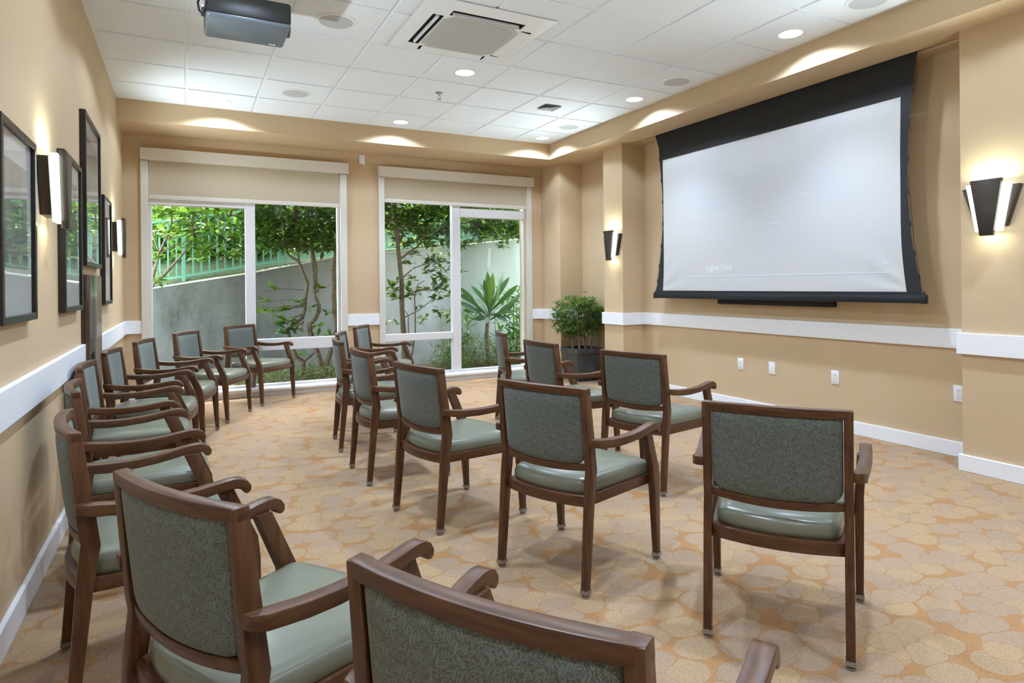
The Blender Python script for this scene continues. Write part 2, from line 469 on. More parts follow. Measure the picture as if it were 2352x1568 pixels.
# ------------------------------------------------------------------ windows
def window(idx, x0, x1, bars, panes):
    e = bpy.data.objects.new('window_%d' % idx, None); C.objects.link(e); e.location = (0, 0, 0); e['kind'] = 'structure'
    b_ = MB()
    for (a, c, z0, z1, y0, y1) in bars: b_.box(a, c, y0, y1, z0, z1)
    b_.done('window_frame', M['frame_white'], e, bevel=.004, seg=1)
    for (a, c, z0, z1, y) in panes:
        g = MB(); g.box(a-.01, c+.01, y-.003, y+.003, z0-.01, z1+.01); g.done('window_pane', M['glass'], e, smooth=False)
    b_ = MB(); a, c = x0-.075, x1+.085
    prof = [(7.80, .02), (7.775, .02), (7.775, .042)]
    for k in range(9):
        t = -PI/2+k*PI/8*-1
        prof.append((7.757+.03*math.cos(t)*1.0, .072+.03*math.sin(t)*-1*-1))
    prof = [(7.80, .0), (7.772, .0), (7.772, .045)]+[(7.765-.034*math.sin(PI*k/8), .074-.030*math.cos(PI*k/8)) for k in range(9)]+[(7.80, .104)]
    b_.prism(prof, 'x', a, c)
    b_.done('window_sill', M['white'], e, ang=50)
    return e
yf0, yf1 = 7.815, 7.885
window(1, *W1, [
    (W1[0], W1[0]+.03, .05, ZH, yf0, yf1), (W1[1]-.03, W1[1], .05, ZH, yf0, yf1), (W1[0], W1[1], ZH-.06, ZH, yf0, yf1),
    (W1[0], W1[1], .05, .128, yf0, yf1), (W1[0], .66, 2.145, 2.245, yf0-.01, yf1), (.615, .72, .05, ZH, yf0-.013, yf1+.002),
    (.72, W1[1], .515, .648, yf0, yf1)],
    [(W1[0]+.03, .615, .128, 2.145, 7.85), (.72, W1[1]-.03, .648, ZH-.06, 7.85), (.72, W1[1]-.03, .128, .515, 7.85), (W1[0]+.03, .615, 2.245, ZH-.06, 7.85)])
window(2, *W2, [
    (W2[0], W2[0]+.03, .05, ZH, yf0, yf1), (W2[1]-.012, W2[1], .05, ZH, yf0, yf1), (W2[0], W2[1], ZH-.06, ZH, yf0, yf1),
    (W2[0], W2[1], .05, .128, yf0, yf1), (3.145, 3.26, .05, ZH, yf0-.013, yf1+.002), (3.26, W2[1], 2.155, 2.275, yf0-.01, yf1),
    (W2[0], 3.145, .545, .635, yf0, yf1)],
    [(W2[0]+.03, 3.145, .635, ZH-.06, 7.85), (W2[0]+.03, 3.145, .128, .545, 7.85), (3.26, W2[1]-.012, .128, 2.155, 7.85), (3.26, W2[1]-.012, 2.275, ZH-.06, 7.85)])

def blind(x0, x1, bot, label):
    t = thing('roller_blind', label, 'window blind', ((x0+x1)/2, YW, 2.61), 0, 'roller blinds on the window wall')
    w = (x1-x0)/2
    b_ = MB(); b_.box(-w-.0, w+.015, -.085, 0, 0, .128); b_.done('valance', M['cream'], t, bevel=.004, seg=1)
    for s, ww in ((-1, .075), (1, .078)):
        b_ = MB()
        xx = sorted((s*w, s*(w-ww))); b_.box(xx[0], xx[1], -.04, 0, -2.505, -.004); b_.done('side_track', M['cream'], t, bevel=.004, seg=1)
    b_ = MB(); b_.box(-w+.08, w-.083, -.022, -.019, bot-2.61, .02); b_.done('shade_cloth', M['cloth'], t, smooth=False)
    b_ = MB(); b_.box(-w+.08, w-.083, -.03, -.011, bot-2.61-.004, bot-2.61+.042); b_.done('hem_bar', M['cream'], t, bevel=.004)
    return t
blind(-.413, 1.757, 2.205, 'cream roller blind over the wider left window, beside the picture wall')
blind(2.150, 4.328, 2.300, 'cream roller blind over the right window, next to the corner with the potted plant')

# ------------------------------------------------------------------ arm chairs
RY = lambda z: .045+(z-.50)/(.828-.50)*(.010-.045)          # centre line of the back posts
def bow(x, s=.027): return -s*(1-(x/.225)**2)
def sag(x, z): return -.013*max(0, 1-(x/.215)**2)*max(0, min(1, (.66-z)/.14))
def make_chair():
    t = thing('armchair', '', 'chair', (0, 0, 0), 0)
    # legs
    for s in (-1, 1):
        b_ = MB()
        prof = [(-.014, .026), (.017, .026), (.055, .37), (.074, .492), (.070, .52), (.028, .828), (-.006, .828), (.018, .53), (.024, .50), (.012, .40)]
        x0, x1 = sorted((s*.209, s*.237)); b_.prism(prof, 'x', x0, x1)
        lg = b_.done('leg', M['wood_z'], t, bevel=.003)
        g = MB(); g.lathe([(.010, 0), (.016, 0.002), (.016, .008), (.011, .010), (.011, .016)], 12, s*.223, .001)
        g.box(s*.223-.0155, s*.223+.0155, -.0165, .0185, .014, .03); g.done('glide', M['glide'], lg)
    for s in (-1, 1):
        b_ = MB()
        prof = [(.492, .026), (.520, .026), (.514, .36), (.507, .425), (.500, .44), (.430, .600), (.380, .600), (.452, .425), (.462, .36)]
        x0, x1 = sorted((s*.251, s*.283)); b_.prism(prof, 'x', x0, x1)
        for v in b_.bm.verts:
            if v.co.z < .1: v.co.x = s*.267+(v.co.x-s*.267)*.85
            if v.co.z > .5: v.co.x += s*.008
        lg = b_.done('leg', M['wood_z'], t, bevel=.003)
        g = MB(); g.lathe([(.010, 0), (.016, 0.002), (.016, .008), (.011, .010), (.011, .016)], 12, s*.267, .506)
        g.box(s*.267-.0155, s*.267+.0155, .490, .522, .014, .03); g.done('glide', M['glide'], lg)
    # seat frame
    rear = [(x, .034+bow(x, .042)) for x in [-.21+.42*k/8 for k in range(9)]]
    front = [(x, .505+.026*(1-(x/.26)**2)) for x in [.255-.51*k/8 for k in range(9)]]
    b_ = MB(); b_.prism(rear+front, 'z', .345, .389); b_.done('seat_frame', M['wood_x'], t, bevel=.003)
    # seat cushion
    base = rounded([(-.198, .050), (-.1, .020), (0, .008), (.1, .020), (.198, .050), (.246, .497), (.12, .522), (0, .530), (-.12, .522), (-.246, .497)],
                   [.035, .03, .03, .03, .035, .03, .03, .03, .03, .03], 4)
    cx, cy = 0, .28
    lv = [(.975, .385), (.997, .394), (1.003, .408), (.998, .423), (.975, .437), (.93, .446), (.82, .453), (.6, .457), (.3, .459), (.04, .4595)]
    loops = [[(cx+(x-cx)*k, cy+(y-cy)*(k if k > .9 else k), z) for x, y in base] for k, z in lv]
    b_ = MB(); b_.loft(loops); b_.done('seat', M['vinyl'], t, ang=70)
    # back panel
    o2 = rounded([(-.2075, .520), (.2075, .520), (.2075, .803), (-.2075, .803)], [.05, .05, .012, .012], 6)
    def dens(pl, n=8):
        out = []
        for i in range(len(pl)):
            a, c = pl[i], pl[(i+1) % len(pl)]
            L = math.hypot(a[0]-c[0], a[1]-c[1]); k = max(1, int(L/.04))
            for j in range(k): out.append((a[0]+(c[0]-a[0])*j/k, a[1]+(c[1]-a[1])*j/k))
        return out
    o2 = dens(o2); pc = (0, .662)
    def ring(k, off): return [(pc[0]+(x-pc[0])*k, RY(pc[1]+(z-pc[1])*k)+bow(pc[0]+(x-pc[0])*k)+off, pc[1]+(z-pc[1])*k+sag(pc[0]+(x-pc[0])*k, pc[1]+(z-pc[1])*k)) for x, z in o2]
    lv = [(.04, .025), (.2, .025), (.4, .0245), (.6, .0235), (.78, .0215), (.90, .018), (.965, .0125), (.995, .006), (1, 0), (.995, -.006), (.97, -.011), (.91, -.0145), (.8, -.017), (.6, -.0185), (.4, -.019), (.2, -.019), (.04, -.019)]
    b_ = MB(); b_.loft([ring(k, o) for k, o in lv]); b_.done('backrest', M['fabric'], t, ang=70)
    # back frame : curved top and bottom rails
    for nm, z0, z1, h in (('top_rail', .799, .829, .0165), ('lower_rail', .493, .5215, .0145)):
        b_ = MB(); loops = []
        for k in range(13):
            x = -.2375+.475*k/12 if z0 > .7 else -.212+.424*k/12
            cr = max(0, 1-(x/.2375)**2) if z0 > .7 else 0
            y0, y1 = RY(z0)+bow(x), RY(z1)+bow(x); za, zb = z0+sag(x, z0), z1+.002*cr+sag(x, z0)
            loops.append([(x, y0-h, za), (x, y0+h, za), (x, y1+h, zb), (x, y1-h, zb)])
        b_.loft(loops)
        b_.done(nm, M['wood_x'], t, bevel=.004)
    # arms with a scroll end
    prof = [(.008, .629), (.04, .625), (.08, .620), (.13, .614), (.20, .611), (.27, .613), (.33, .619), (.385, .628), (.425, .633), (.450, .631), (.470, .620),
            (.481, .603), (.480, .588), (.472, .580), (.461, .581), (.454, .589), (.448, .597), (.436, .6005), (.40, .600), (.35, .590), (.29, .582), (.20, .577), (.13, .579), (.08, .585), (.04, .591), (.008, .597)]
    for s in (-1, 1):
        b_ = MB(); n = len(prof)
        def cxy(y):
            u = min(1, max(0, y/.42)); return .256+.033*(u*u*(3-2*u))
        half = .0205
        for y_side in (0,):
            va = [b_.bm.verts.new((s*(cxy(y)-half), y, z)) for y, z in prof]
            vb = [b_.bm.verts.new((s*(cxy(y)+half-(.014 if y < .01 else 0)), y+(.0 if y > .01 else .004), z)) for y, z in prof]
            top = list(range(n))
            # triangulated caps by pairing top and bottom chains
            for V, rev in ((va, False), (vb, True)):
                i, j = 0, n-1
                while j-i > 1:
                    if (i-0) <= (n-1-j): f = (V[i], V[i+1], V[j]); i += 1
                    else: f = (V[i], V[j-1], V[j]); j -= 1
                    b_.bm.faces.new(f)
            for i in range(n): b_.bm.faces.new((va[i], va[(i+1) % n], vb[(i+1) % n], vb[i]))
        b_.done('armrest', M['wood_y'], t, bevel=.0045, ang=40)
    return t
GO = 'armchairs in the outer arc'; GM = 'armchairs in the middle arc'; GI = 'armchairs in the short front arc'
CH = [
 (.343, .779, 31.6, GO, 'nearest armchair, cut off by the bottom edge, dark curved top rail seen from above'),
 (-.033, 1.506, 28.9, GO, 'big armchair at lower left seen from behind, second from the camera in the outer arc'),
 (-.339, 2.440, 9.7, GO, 'armchair against the left wall just beyond the big lower left one, back seen edge on'),
 (-.436, 3.322, 6.4, GO, 'fourth armchair from the camera in the outer arc, its back beside the white chair rail'),
 (-.504, 4.238, 358.2, GO, 'fifth armchair in the outer arc, just before the dark wood cabinet on the left wall'),
 (-.460, 5.118, 353.5, GO, 'sixth armchair in the outer arc, standing right in front of the dark wood cabinet'),
 (-.312, 5.967, 346.9, GO, 'armchair in front of the left wall corner, between the wood cabinet and left window'),
 (-.003, 6.833, 334.2, GO, 'armchair before the left window door, next but last of the outer arc'),
 (.527, 7.632, 316.1, GO, 'farthest armchair of the outer arc, front towards us, alone before the left window middle'),
 (1.649, 6.720, 328.6, GM, 'farthest armchair of the middle arc, in front of the wall between the two windows'),
 (1.241, 5.815, 339.7, GM, 'armchair second from the windows in the middle arc, mostly hidden, inner back visible'),
 (1.055, 5.054, 353.9, GM, 'armchair in the middle arc third from the windows, narrow curved back seen edge on'),
 (1.010, 4.151, .6, GM, 'fourth armchair from the windows in the middle arc, between edge on back and wide back'),
 (1.077, 3.207, 11.9, GM, 'armchair in the room centre, third from the camera in the middle arc'),
 (1.322, 2.319, 22.0, GM, 'armchair at picture centre seen from behind, both rear legs and right arm in full view'),
 (1.762, 1.497, 36.1, GM, 'large armchair at right seen squarely from behind, nearest of the middle arc'),
 (2.491, 5.086, 341.8, GI, 'front arc armchair nearest the right window, narrow back seen almost edge on'),
 (2.301, 4.042, 359.7, GI, 'front arc armchair standing in front of the slate planter'),
 (2.414, 3.109, 16.6, GI, 'front arc armchair nearest the screen wall, wide back below the left screen end'),
]
proto = make_chair()
for i, (x, y, a, g, lab) in enumerate(CH):
    rz = math.radians(a-90)
    if i == 0:
        proto.location = (x, y, 0); proto.rotation_euler = (0, 0, rz); proto['label'] = lab; proto['group'] = g
    else: dup(proto, (x, y, 0), rz, lab, g)

# ------------------------------------------------------------------ ceiling fittings
def lamp(name, kind, parent, loc, energy, col, **kw):
    d = bpy.data.lights.new(name, kind); d.energy = energy; d.color = col
    for k, v in kw.items(): setattr(d, k, v)
    o = bpy.data.objects.new(name, d); C.objects.link(o); o.parent = parent; o.location = loc
    return o
DL_E = 17; DL_N = 52; DL_C = (.77, .95, 1.2)
DLAB = {(.333, 6.866): 'recessed downlight above the left window, nearest the left wall', (2.162, 6.866): 'recessed downlight above the wall between the two windows',
        (3.990, 6.866): 'recessed downlight in the far right ceiling corner', (.333, 5.037): 'recessed downlight hidden behind the hanging projector',
        (2.162, 5.037): 'recessed downlight in the ceiling centre, just beyond the air conditioner', (3.990, 5.037): 'recessed downlight above the left end of the screen',
        (.333, 3.208): 'recessed downlight left of the projector, above the frame', (2.162, 3.208): 'recessed downlight on the camera side of the air conditioner',
        (3.990, 3.208): 'large bright recessed downlight above the middle of the screen'}
first = None
for (x, y) in LIGHTS:
    lab = DLAB.get((x, y), 'recessed ceiling downlight in the rows behind the camera')
    if first is None:
        t = first = thing('downlight', lab, 'ceiling light', (x, y, TZ), 0, 'recessed downlights')
        b_ = MB(); b_.lathe([(.079, .004), (.079, -.001), (.083, -.005), (.094, -.005), (.101, -.001), (.101, .0)], 40)
        bmesh.ops.delete(b_.bm, geom=[f for f in b_.bm.faces if len(f.verts) > 8], context='FACES')
        b_.done('trim_ring', M['white'], t)
        b_ = MB(); b_.lathe([(.080, .002), (.074, .03), (.058, .058)], 32)
        bmesh.ops.delete(b_.bm, geom=[f for f in b_.bm.faces if len(f.verts) > 8], context='FACES')
        b_.done('reflector', M['reflector'], t)
        b_ = MB(); b_.lathe([(.058, .060), (.058, .057), (.03, .052)], 28); b_.done('lamp_lens', M['lamp_glow'], t)
        lamp('downlight_lamp', 'SPOT', t, (0, 0, -.008), DL_E, DL_C, spot_size=math.radians(146), spot_blend=.22, shadow_soft_size=.05)
        lamp('downlight_lamp', 'SPOT', t, (0, 0, -.008), DL_N, DL_C, spot_size=math.radians(96), spot_blend=.9, shadow_soft_size=.05)
    else:
        t = dup(first, (x, y, TZ), 0, lab, 'recessed downlights')
SLAB = ['round ceiling speaker beside the downlight above the left window', 'large round ceiling speaker between the projector and the air conditioner',
        'round ceiling speaker in the far right corner beside a downlight', 'round ceiling speaker above the left half of the screen', 'round ceiling speaker cut off by the top edge at right']
first = None
for (x, y), lab in zip(SPEAK, SLAB):
    if first is None:
        t = first = thing('ceiling_speaker', lab, 'speaker', (x, y, TZ), 0, 'ceiling speakers')
        b_ = MB(); b_.lathe([(.113, -.002), (.116, -.008), (.13, -.008), (.141, -.002), (.141, 0)], 48)
        bmesh.ops.delete(b_.bm, geom=[f for f in b_.bm.faces if len(f.verts) > 8], context='FACES'); b_.done('rim', M['white'], t)
        b_ = MB(); b_.lathe([(.116, -.001), (.116, -.006), (.08, -.0085), (.03, -.0095)], 48); b_.done('grille', M['grille'], t)
    else: dup(first, (x, y, TZ), 0, lab, 'ceiling speakers')

t = thing('sprinkler', 'small chrome fire sprinkler hanging from the ceiling between two downlights', 'sprinkler', (2.167, 5.671, TZ))
b_ = MB(); b_.lathe([(.036, 0), (.036, -.003), (.016, -.006)], 24); b_.done('escutcheon', M['metal'], t)
b_ = MB(); b_.lathe([(.012, -.002), (.011, -.025), (.008, -.03)], 16)
for s in (-1, 1): b_.tube([(s*.008, 0, -.028), (s*.014, 0, -.045), (0, 0, -.064)], .0028, 6)
b_.done('body', M['metal'], t)
b_ = MB(); b_.lathe([(.004, -.058), (.018, -.064), (.019, -.067), (.004, -.066)], 20); b_.done('deflector', M['metal'], t)

t = thing('air_vent', 'small square metal ceiling vent near the far right corner', 'vent', (3.367, 5.647, TZ))
b_ = MB()
for k, (h, z0) in enumerate(((.095, -.012), (.066, -.010), (.040, -.008))):
    hi = h-.024
    for z_ in (0,):
        lo = [[(-h, -h), (h, -h), (h, h), (-h, h)], [(-hi, -hi), (hi, -hi), (hi, hi), (-hi, hi)]]
        va = [b_.bm.verts.new((*p, z0)) for p in lo[0]]; vb = [b_.bm.verts.new((*p, z0+.018)) for p in lo[1]]
        for i in range(4): b_.bm.faces.new((va[i], va[(i+1) % 4], vb[(i+1) % 4], vb[i]))
b_.done('louvre', M['grille'], t, smooth=False)
b_ = MB(); b_.box(-.09, .09, -.09, .09, -.001, .0); b_.done('backing', M['slot'], t, smooth=False)

# air conditioning cassette
t = thing('air_conditioner', 'white square ceiling cassette air conditioner with grey grille and open slots', 'air conditioner', (1.855, 4.245, TZ))
b_ = MB(); h = .475
slots = [(-.375, -.295, -.27, .27), (.295, .375, -.27, .27), (-.27, .27, -.375, -.295), (-.27, .27, .295, .375)]
xs_ = [-h, -.375, -.295, -.27, .27, .295, .375, h]
for i in range(7):
    for j in range(7):
        x0, x1, y0, y1 = xs_[i], xs_[i+1], xs_[j], xs_[j+1]
        mx_, my_ = (x0+x1)/2, (y0+y1)/2
        if any(a < mx_ < c and d < my_ < e for a, c, d, e in slots): continue
        def vz(x, y):
            return -.006 if max(abs(x), abs(y)) > .47 else -.03
        v = [b_.bm.verts.new((x, y, vz(x, y))) for x, y in ((x0, y0), (x1, y0), (x1, y1), (x0, y1))]
        b_.bm.faces.new(v)
bmesh.ops.remove_doubles(b_.bm, verts=b_.bm.verts, dist=.0005)
b_.done('panel', M['acwhite'], t, ang=25, recalc=False)
b_ = MB()
for a, c, d, e in slots:
    b_.box(a, c, d, e, -.006, -.004)
    for q in ((a, a+.003, d, e), (c-.003, c, d, e), (a, c, d, d+.003), (a, c, e-.003, e)): b_.box(*q, -.029, -.004)
b_.done('slot_well', M['acdark'], t, smooth=False)
for k, (a, c, d, e) in enumerate(slots):
    b_ = MB()
    tilt = .0 if k in (0, 3, 2) else .02
    if c-a < e-d:
        if k == 0: b_.box((a+c)/2-.004, (a+c)/2+.012, d+.02, e-.02, -.034, -.018)
        else: b_.prism([(a+.004, -.03), (c-.004, -.036), (c-.004, -.031), (a+.004, -.025)], 'y', d+.02, e-.02)
    else:
        if k == 2: b_.prism([(d+.004, -.036), (d+.03, -.03), (d+.03, -.026), (d+.004, -.031)], 'x', a+.02, c-.02) if False else b_.box(a+.02, c-.02, e-.02, e-.008, -.03, -.014)
        else: b_.prism([(d+.004, -.03), (e-.004, -.036), (e-.004, -.031), (d+.004, -.025)], 'x', a+.02, c-.02)
    b_.done('louvre_flap', M['acwhite'], t, smooth=False)
b_ = MB(); g = .285; cc = .06
octo = [(-g+cc, -g), (g-cc, -g), (g, -g+cc), (g, g-cc), (g-cc, g), (-g+cc, g), (-g, g-cc), (-g, -g+cc)]
b_.prism(octo, 'z', -.035, -.029); b_.done('grille_rim', simple('ac_rim', (.5, .5, .47), .5), t, bevel=.002)
b_ = MB(); b_.prism(rounded([(x*.9, y*.9) for x, y in octo], .03, 3), 'z', -.037, -.033); b_.done('grille', M['acgrille'], t, smooth=False)

# projector
t = thing('projector', 'black projector hanging from the ceiling at upper left', 'projector', (.338, 4.035, 2.75))
pw, pd = .225, .175
b_ = MB(); loops = []
for z, k in ((0.022, .975), (.036, 1), (.13, 1), (.14, .97)):
    loops.append([(x*k, y*k, z) for x, y in rounded([(-pw, -pd), (pw, -pd), (pw, pd), (-pw, pd)], .012, 3)])
b_.loft(loops); b_.done('casing', M['black'], t, ang=40)
b_ = MB(); loops = []
for z, k in ((0, .955), (.003, .975), (.012, .995), (.019, .995)):
    loops.append([(x*k, y*k, z) for x, y in rounded([(-pw, -pd), (pw, -pd), (pw, pd), (-pw, pd)], .018, 3)])
b_.loft(loops); b_.done('underside', M['blackgloss'], t, ang=60)
b_ = MB(); b_.lathe([(.045, .2), (.045, .245), (.04, .25)], 24)
for v in b_.bm.verts: v.co = Vector((v.co.z, v.co.x+.06, v.co.y+.075))
b_.done('lens', M['blackgloss'], t)
b_ = MB(); b_.lathe([(.02, .14), (.02, .325), (.06, .327), (.06, .332)], 20); b_.box(-.1, .1, -.1, .1, .14, .152); b_.done('mount', M['black'], t)
b_ = MB(); b_.box(.135, .155, .13, .142, -.0012, .0005); b_.box(.158, .172, .128, .145, -.0012, .0005); b_.done('maker_mark', M['plate'], t, smooth=False)
b_ = MB(); b_.tube([(-.24, -.10, .13), (-.262, -.12, .08), (-.255, -.13, .03), (-.235, -.12, .02)], .006, 6); b_.tube([(-.235, -.06, .12), (-.275, -.09, .16), (-.25, -.1, .3), (-.1, -.02, .33)], .004, 6)
b_.box(-.245, -.225, -.14, -.08, .02, .05); b_.done('cable', M['black'], t)
b_ = MB(); b_.box(-.243, -.235, -.146, -.1405, .052, .06); b_.done('indicator_light', M['led'], t, smooth=False)

# ------------------------------------------------------------------ projection screen
SX = 4.68
t = thing('projection_screen', 'large white projection screen with black borders lowered in the right wall recess', 'projection screen', (SX, 4.12, 1.085))
LE = [(2.92, 5.56), (2.885, 5.545), (2.75, 5.492), (2.60, 5.478), (2.45, 5.462), (2.30, 5.446), (2.16, 5.437), (2.0, 5.434), (1.87, 5.438), (1.70, 5.457), (1.54, 5.480), (1.38, 5.508), (1.23, 5.537), (1.168, 5.562), (1.140, 5.578)]
RE = [(2.92, 2.690), (2.885, 2.700), (2.75, 2.718), (2.60, 2.741), (2.45, 2.757), (2.30, 2.769), (2.16, 2.775), (2.0, 2.777), (1.87, 2.775), (1.70, 2.763), (1.54, 2.750), (1.38, 2.722), (1.23, 2.694), (1.168, 2.683), (1.140, 2.677)]
WLt = lambda z: 5.422+(.022*((1.6-z)/.45)**2 if z < 1.6 else 0)+(.004*((z-2.2)/.4) if z > 2.2 else 0)
WRt = lambda z: 2.828-(.038*((1.7-z)/.53)**2 if z < 1.7 else 0)-(.008*((z-2.2)/.4) if z > 2.2 else 0)
def wrinkle(y, z):
    d = 0
    for cy_, sg in ((5.56, -1), (2.68, 1)):
        dy = (y-cy_)*sg; dz = z-1.15
        r = math.hypot(dy, dz)
        if 0 < r < .75:
            a = math.atan2(dz, max(1e-4, dy))
            d += .0045*math.sin(a*13)*min(1, r/.2)*max(0, 1-r/.75)
    if z < 2.585 and z > 2.3: d += .010*math.exp(-((z-2.56)/.09)**2)
    e = min(1, max(0, min((WLt(z)-y), (y-WRt(z)), (2.597-z)*3, (z-1.168)*3))/.06)
    return d*e
def cloth_x(y, z): return -.0012-wrinkle(y, z)-.0012
b_ = MB(); n = 120; nz_ = 90; rows = []
for j in range(nz_+1):
    z = 1.168+(2.597-1.168)*j/nz_; yl, yr = WLt(z), WRt(z)
    rows.append([b_.bm.verts.new((-.0012+wrinkle(yr+(yl-yr)*i/n, z)*-1, yr+(yl-yr)*i/n-4.12, z-1.085)) for i in range(n+1)])
for j in range(nz_):
    for i in range(n): b_.bm.faces.new((rows[j][i], rows[j+1][i], rows[j+1][i+1], rows[j][i+1]))
b_.done('screen_fabric', M['screen'], t, ang=80, recalc=False)
b_ = MB(); bm = b_.bm
def wz(z): return z
rowsL = []
for k in range(len(LE)):
    z = LE[k][0]; yl, yr = LE[k][1], RE[k][1]
    zz = min(z, 2.60); zz = max(zz, 1.168)
    rowsL.append((z, yl, WLt(zz), WRt(zz), yr))
def strp(a0, a1):
    for (z0, *p), (z1, *q) in zip(rowsL[:-1], rowsL[1:]):
        f = [(p[a0], z0), (p[a1], z0), (q[a1], z1), (q[a0], z1)]
        bm.faces.new([bm.verts.new((.0, y-4.12, z-1.085)) for y, z in f])
strp(0, 1); strp(2, 3)
for (z0, *p), (z1, *q) in zip(rowsL[:-1], rowsL[1:]):
    if z1 >= 2.599 or z0 <= 1.169:
        f = [(p[1], z0), (p[2], z0), (q[2], z1), (q[1], z1)]
        bm.faces.new([bm.verts.new((.0, y-4.12, z-1.085)) for y, z in f])
bmesh.ops.remove_doubles(bm, verts=bm.verts, dist=.0006)
for k in range(4):          # cord tabs along both edges
    pass
for s, E_ in ((1, LE), (-1, RE)):
    for z in (2.62, 2.38, 2.14, 1.90, 1.66, 1.44, 1.27):
        for (za, ya), (zb, yb) in zip(E_[:-1], E_[1:]):
            if zb <= z <= za: y = ya+(yb-ya)*(za-z)/(za-zb)
        b_.box(-.002, .002, y-4.12-.006, y-4.12+.006, z-1.085-.022, z-1.085+.022)
b_.done('black_border', M['screen_black'], t, smooth=False)
b_ = MB(); b_.box(-.018, .018, 2.647-4.12, 5.582-4.12, 0, .058); b_.done('bottom_bar', M['bar'], t, bevel=.005)
for y in (2.665, 5.570):
    b_ = MB(); b_.box(-.02, .02, y-4.12-.014, y-4.12+.014, -.003, .062); b_.tube([(0, y-4.12, .06), (0, y-4.12, .085)], .006, 8); b_.done('bar_end_cap', M['black'], t, bevel=.003)
b_ = MB()
for E_ in (LE, RE):
    sg = 1 if E_ is LE else -1
    b_.tube([(.004, E_[-1][1]-4.12+sg*.0, .055), (.004, E_[-5][1]-4.12+sg*.012, E_[-5][0]-1.085), (.004, E_[7][1]-4.12+sg*.006, E_[7][0]-1.085)], .0016, 5)
b_.done('tension_cord', M['black'], t)
b_ = MB(); b_.box(-.02, .028, 2.50-4.12, 5.76-4.12, 1.86, 2.0); b_.done('screen_housing', M['black'], t, bevel=.004)
def text(s, y, z, size, mat, name, align='LEFT', sx=1):
    cu = bpy.data.curves.new(name, 'FONT'); cu.body = s; cu.size = size; cu.align_x = align; cu.extrude = 0
    ob = bpy.data.objects.new(name, cu); C.objects.link(ob)
    me = bpy.data.meshes.new_from_object(ob.evaluated_get(bpy.context.evaluated_depsgraph_get()))
    bpy.data.objects.remove(ob); bpy.data.curves.remove(cu)
    for v in me.vertices:
        x_, y_ = v.co.x, v.co.y
        v.co = Vector((cloth_x(y-x_*sx, z+y_), y-4.12-x_*sx, z-1.085+y_))
    me.name = name
    me.materials.clear()
    return link(name, me, mat, t)
bpy.context.view_layer.update()
text('tages Live', 4.795, 1.372, .090, M['caption'], 'caption', sx=.98)
text('-1:38:54', 3.065, 1.262, .055, M['caption_faint'], 'caption', sx=.85)
text('19:30', 5.165, 1.264, .040, M['caption_faint'], 'caption')
text('Info', 5.31, 1.193, .045, M['caption_faint'], 'caption')
text('Chapters', 5.18, 1.193, .045, M['caption_faint'], 'caption', sx=.85)
def flat(name, polys, mat):
    b_ = MB()
    for p in polys:
        b_.bm.faces.new([b_.bm.verts.new((cloth_x(y, z), y-4.12, z-1.085)) for y, z in p])
    return b_.done(name, mat, t, smooth=False, recalc=False)
def rect(y0, y1, z0, z1): return [(y1, z0), (y0, z0), (y0, z1), (y1, z1)]
# speech-bubble and volume icons, progress bar, clock ring
q = [rect(3.040, 3.096, 1.408, 1.414), rect(3.040, 3.096, 1.368, 1.374), rect(3.040, 3.046, 1.374, 1.408), rect(3.090, 3.096, 1.374, 1.408), [(3.08, 1.369), (3.066, 1.369), (3.073, 1.358)]]
q += [rect(3.054, 3.082, 1.386, 1.394)]
flat('bubble_icon', q, M['caption_faint'])
flat('volume_icon', [rect(2.965-.008*k, 2.9712-.008*k, 1.370, 1.376+hh) for k, hh in enumerate((.008, .016, .03, .042, .034, .026, .014, .008))], M['caption_faint'])
flat('progress_bar', [rect(2.92+.04*k, 2.96+.04*k, 1.306, 1.318) for k in range(57)], M['caption_faint'])
qq = []
for k in range(16):
    a0, a1 = 2*PI*k/16, 2*PI*(k+1)/16
    qq.append([(5.032+r*math.cos(a), 1.277+r*math.sin(a)) for r, a in ((.018, a0), (.018, a1), (.014, a1), (.014, a0))])
flat('clock_icon', qq+[rect(5.03, 5.034, 1.276, 1.288)], M['caption_faint'])
# faint bright lines of the washed-out film picture
flat('film_highlight', [[(5.06, 1.868), (5.06, 1.873), (4.4, 1.925), (4.4, 1.919)], [(4.4, 1.919), (4.4, 1.925), (3.75, 1.985), (3.75, 1.98)], [(3.72, 1.985), (3.72, 1.994), (3.58, 2.006), (3.58, 1.999)],
     [(4.75, 1.69), (4.75, 1.696), (4.48, 1.715), (4.48, 1.71)], [(4.7, 1.62), (4.7, 1.625), (4.44, 1.635), (4.44, 1.63)], [(4.02, 1.70), (4.02, 1.705), (3.80, 1.73), (3.80, 1.724)], [(4.03, 1.766), (4.03, 1.775), (3.89, 1.785), (3.89, 1.776)]], M['caption_faint'])

t = thing('soundbar', 'long black soundbar on the recess wall under the projection screen', 'soundbar', (XR, 4.11, 1.033))
b_ = MB(); b_.box(-.075, 0, -.635, .635, 0, .10); b_.done('casing', M['bar'], t, bevel=.004)
b_ = MB(); b_.box(-.077, -.070, -.615, .615, .008, .09); b_.done('grille', M['screen_black'], t, smooth=False)

